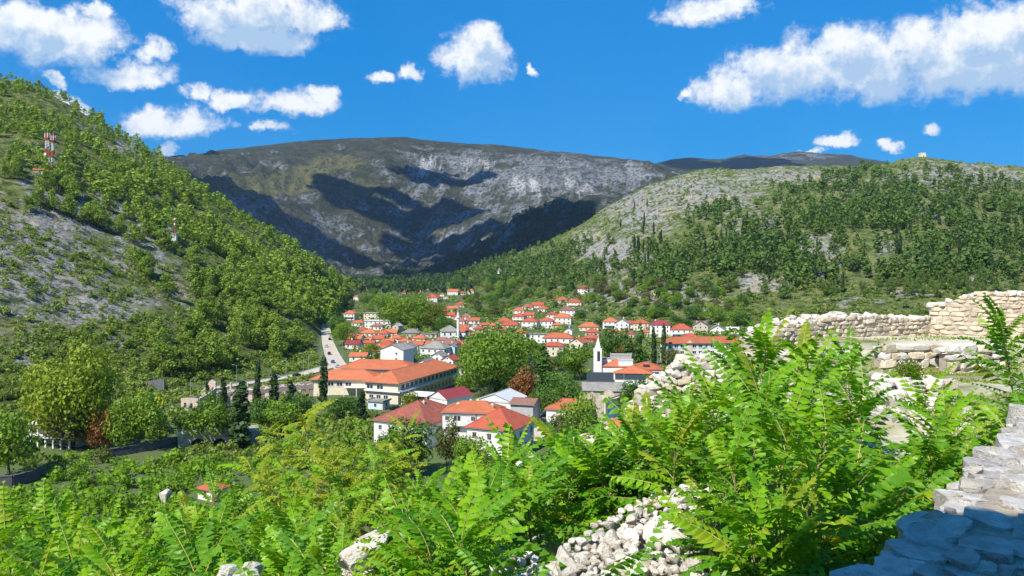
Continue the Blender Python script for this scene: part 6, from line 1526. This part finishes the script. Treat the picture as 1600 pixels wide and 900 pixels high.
# broad-leaved shrubs on the slope
SPEC['bush_near'] = (2600, .020, 16)
def near_bush(px, ytop, d, wid, leaf, label, nleaf=2600, size=None, seed=0):
    x = U(px)*d; zt = EYE+V(ytop)*d; zb = H(x, d); h = max(.8, zt-zb)
    g = np.random.default_rng(seed+int(px)); sz = (size or .045)/max(wid, h)
    v, f, ti = leaf_cloud(lobes('bush', g, 14), nleaf, sz, g, outward=.7, shell=.45)
    e = empty('shrub', (x, d, zb)); e.scale = (wid/1.1, wid/1.1, h/.98); tag(e, label, 'shrub')
    obj('crown', mesh_np('crown', v, f, [LEAVES[leaf]], tint=ti), e)
    m = MB()
    for k in range(5): a = k*1.3; m.bar((0, 0, -.05), (math.cos(a)*.28, math.sin(a)*.28, .6), .012, .004, 5, cap=False)
    m.build('branches', M_BARK, e)
near_bush(640, 758, 15, 2.2, 'yellow', 'yellowish leaved shrub in the middle of the slope', 3600)
near_bush(560, 752, 16, 2.0, 'yellow', 'yellowish shrub left of the larger yellowish one', 3000)
near_bush(720, 770, 14, 1.8, 'olive', 'olive shrub right of the yellowish shrubs', 3000)
near_bush(480, 760, 17, 2.4, 'bright', 'dense bright green shrub under the feathery trees', 3600)
near_bush(400, 770, 18, 2.6, 'green', 'green shrub below the spreading feathery tree', 3600)
near_bush(300, 790, 15, 2.0, 'green', 'green shrub below the orange roofed hut', 3000)
near_bush(610, 810, 9.5, 1.3, 'olive', 'olive shrub above the cracked boulder', 2800)
near_bush(200, 815, 12, 2.0, 'bright', 'bright shrub behind the left saplings', 3000)
near_bush(80, 800, 12, 2.2, 'bright', 'bright shrub at the left behind the saplings', 3000)
near_bush(520, 820, 9, 1.5, 'green', 'green shrub left of the olive shrub', 2800)
near_bush(1420, 586, 20, .75, 'yellow', 'yellow green grass tuft on the fort terrace', 1500, .03)
near_bush(780, 740, 12.5, 1.6, 'green', 'green shrub below the corner of the red tiled house', 2800)
near_bush(60, 850, 7.0, 1.2, 'bright', 'bright leafy shrub low at the left edge', 2600, .03)
near_bush(250, 862, 7.2, 1.2, 'green', 'green leafy shrub among the lower left saplings', 2600, .03)
near_bush(410, 860, 7.4, 1.2, 'lime', 'lime green shrub left of the cracked boulder', 2600, .03)
near_bush(900, 780, 8.8, 1.4, 'green', 'green shrub behind the white rubble heap', 3000, .035)
near_bush(1010, 800, 7.9, 1.2, 'dark', 'dark leafy shrub above the white rubble heap', 2600, .03)
near_bush(1130, 760, 6.6, 1.0, 'green', 'green shrub right of the white rubble heap', 2600, .03)
near_bush(1400, 790, 6.6, 1.1, 'dark', 'dark shrub beside the broad wall top', 2600, .03)
near_bush(690, 735, 16, 1.6, 'green', 'green shrub below the brownish olive tree', 2800)
# undergrowth of young leaves over the slope, and grass on the terrace
def undergrowth():
    g = np.random.default_rng(99); geos = []
    for i in range(4):
        V_, F_, M_, T_ = frond_geo(300+i, pairs=8, arch=.6)
        q = np.array([tuple(v) for v in V_]); lf = [f for f, m_ in zip(F_, M_) if m_ == 0]
        tri = []
        for f in lf:
            tri.append(f[:3])
            if len(f) == 4: tri.append((f[0], f[2], f[3]))
        geos.append((q, np.array(tri), np.array(T_)))
    vs_, fs_, ts_, off = [], [], [], 0
    n = 0
    while n < 2200:
        px = g.uniform(-80, 1560); d = math.exp(g.uniform(math.log(4.0), math.log(26)))
        if px > 1330 and d > 12: continue
        if px > 1340+ (d-5)*60 and d < 9: continue
        if 780 < px < 1150 and 4.4 < d < 7.0: continue
        x = U(px)*d
        z = H(x, d)+.04+g.random()*.45*(1 if d < 12 else 1.6)
        q, tr, ti = geos[n % 4]; s_ = .30+.28*g.random() if d < 12 else .45+.35*g.random()
        Rm = np.array(Euler((g.normal()*.3, -g.random()*.9, g.random()*6.28)).to_matrix())
        vs_.append((q*s_)@Rm.T+np.array([x, d, z])); fs_.append(tr+off); ts_.append(np.clip(ti*.5+g.random()*.5, 0, 1)); off += len(q); n += 1
    me = mesh_np('undergrowth', np.concatenate(vs_), np.concatenate(fs_), [LEAF_B], tint=np.concatenate(ts_))
    tag(obj('undergrowth', me), 'low leafy undergrowth covering the slope between the saplings', 'undergrowth', kind='stuff')
    # grass blades
    V_, F_, T_ = [], [], []
    N = 16000
    px = g.uniform(1040, 1650, N*3); d = np.exp(g.uniform(math.log(8), math.log(42), N*3)); x = U(px)*d
    ok = fbm(x/1.6, d/1.6, 3, 14) > .52
    x, d = x[ok][:N], d[ok][:N]; z = height(x, d); n = len(x)
    a = g.random(n)*6.28; hgt = .04+.10*g.random(n)**2; wd = .010+.0009*d
    dx, dy = np.cos(a), np.sin(a)
    P0_ = np.stack([x-dx*wd, d-dy*wd, z-.02], 1); P1_ = np.stack([x+dx*wd, d+dy*wd, z-.02], 1); P2_ = np.stack([x+g.normal(size=n)*.05, d+g.normal(size=n)*.05, z+hgt], 1)
    v = np.stack([P0_, P1_, P2_], 1).reshape(-1, 3)
    tag(obj('grass', mesh_np('grass', v, np.arange(3*n).reshape(n, 3), [LEAVES['lime']], tint=np.repeat(g.random(n), 3))), 'short dry grass tufts on the fort terrace', 'grass', kind='stuff')
undergrowth()

# ------------------------------------------------------------------ clouds standing above the mountain (above the picture); their shadows lie on the slopes
M_CLOUD = plain('cloud_white', (0.9, 0.9, 0.9), (0.86, 0.87, 0.88), 1.0, 0.002, spec=0.0)
def cloud(px, py, d, rx, ry, label, alt=2600, n=26, seed=0):
    """cumulus placed on the sun's ray over the spot of slope it shades"""
    g = np.random.default_rng(seed); q = Vector((U(px)*d, d, H(U(px)*d, d))); t = (alt-q.z)/SUN.z; c_ = q+SUN*t
    bm = bmesh.new()
    for i in range(n):
        a = g.random()*6.28; r_ = math.sqrt(g.random()); s_ = (.22+.22*g.random())*(1.15-.6*r_)
        mt = Matrix.Translation((math.cos(a)*r_*rx*.8, math.sin(a)*r_*ry*.8, s_*min(rx, ry)*.35*g.random())) @ Matrix.Diagonal((s_*rx, s_*ry, s_*min(rx, ry)*.7, 1))
        bmesh.ops.create_icosphere(bm, subdivisions=2, radius=1.0, matrix=mt)
    for v in bm.verts: v.co += v.co.normalized()*g.normal()*min(rx, ry)*.03
    me = bpy.data.meshes.new('cloud'); bm.to_mesh(me); bm.free(); me.materials.append(M_CLOUD)
    tag(obj('cloud', me, None, c_, (0, 0, R(-30))), label, 'cloud', 'cumulus clouds above the mountain', kind='stuff')
cloud(760, 400, 2600, 520, 420, 'cumulus shading the dark spur at the valley head', seed=1)
cloud(470, 370, 3500, 820, 430, 'cumulus shading the lower flank of the mountain', n=44, seed=2)
cloud(630, 300, 4300, 600, 260, 'long cumulus shading the middle of the mountain', seed=3)
cloud(400, 338, 3550, 420, 300, 'cumulus shading the lower plateau edge', seed=7)
cloud(560, 395, 3350, 420, 300, 'cumulus shading the foot of the mountain', seed=8)
cloud(690, 268, 4650, 380, 170, 'thin cumulus shading the summit ravine', seed=9)
cloud(270, 262, 4800, 420, 260, 'cumulus shading the end of the plateau', seed=4)
cloud(690, 355, 3850, 420, 260, 'small cumulus shading the ravine', seed=5)
cloud(1120, 252, 7000, 700, 700, 'cumulus shading the distant ridge', seed=6)
# ------------------------------------------------------------------ summer haze over the valley
m = MB(); m.box(-9500, 9500, -9500, 11500, -40, 1250)
hz = bpy.data.materials.new('haze_air'); hz.use_nodes = True; ht = NT(hz.node_tree); ht.n.clear()
pv = ht.new('ShaderNodeVolumePrincipled'); pv.inputs['Color'].default_value = (0.55, 0.75, 1.0, 1); pv.inputs['Density'].default_value = 0.000030; pv.inputs['Anisotropy'].default_value = 0.2
ot = ht.new('ShaderNodeOutputMaterial'); ht.l.new(pv.outputs[0], ot.inputs['Volume'])
hb = m.build('haze', hz); tag(hb, 'thin blue summer haze lying over the whole valley', 'haze', kind='stuff')
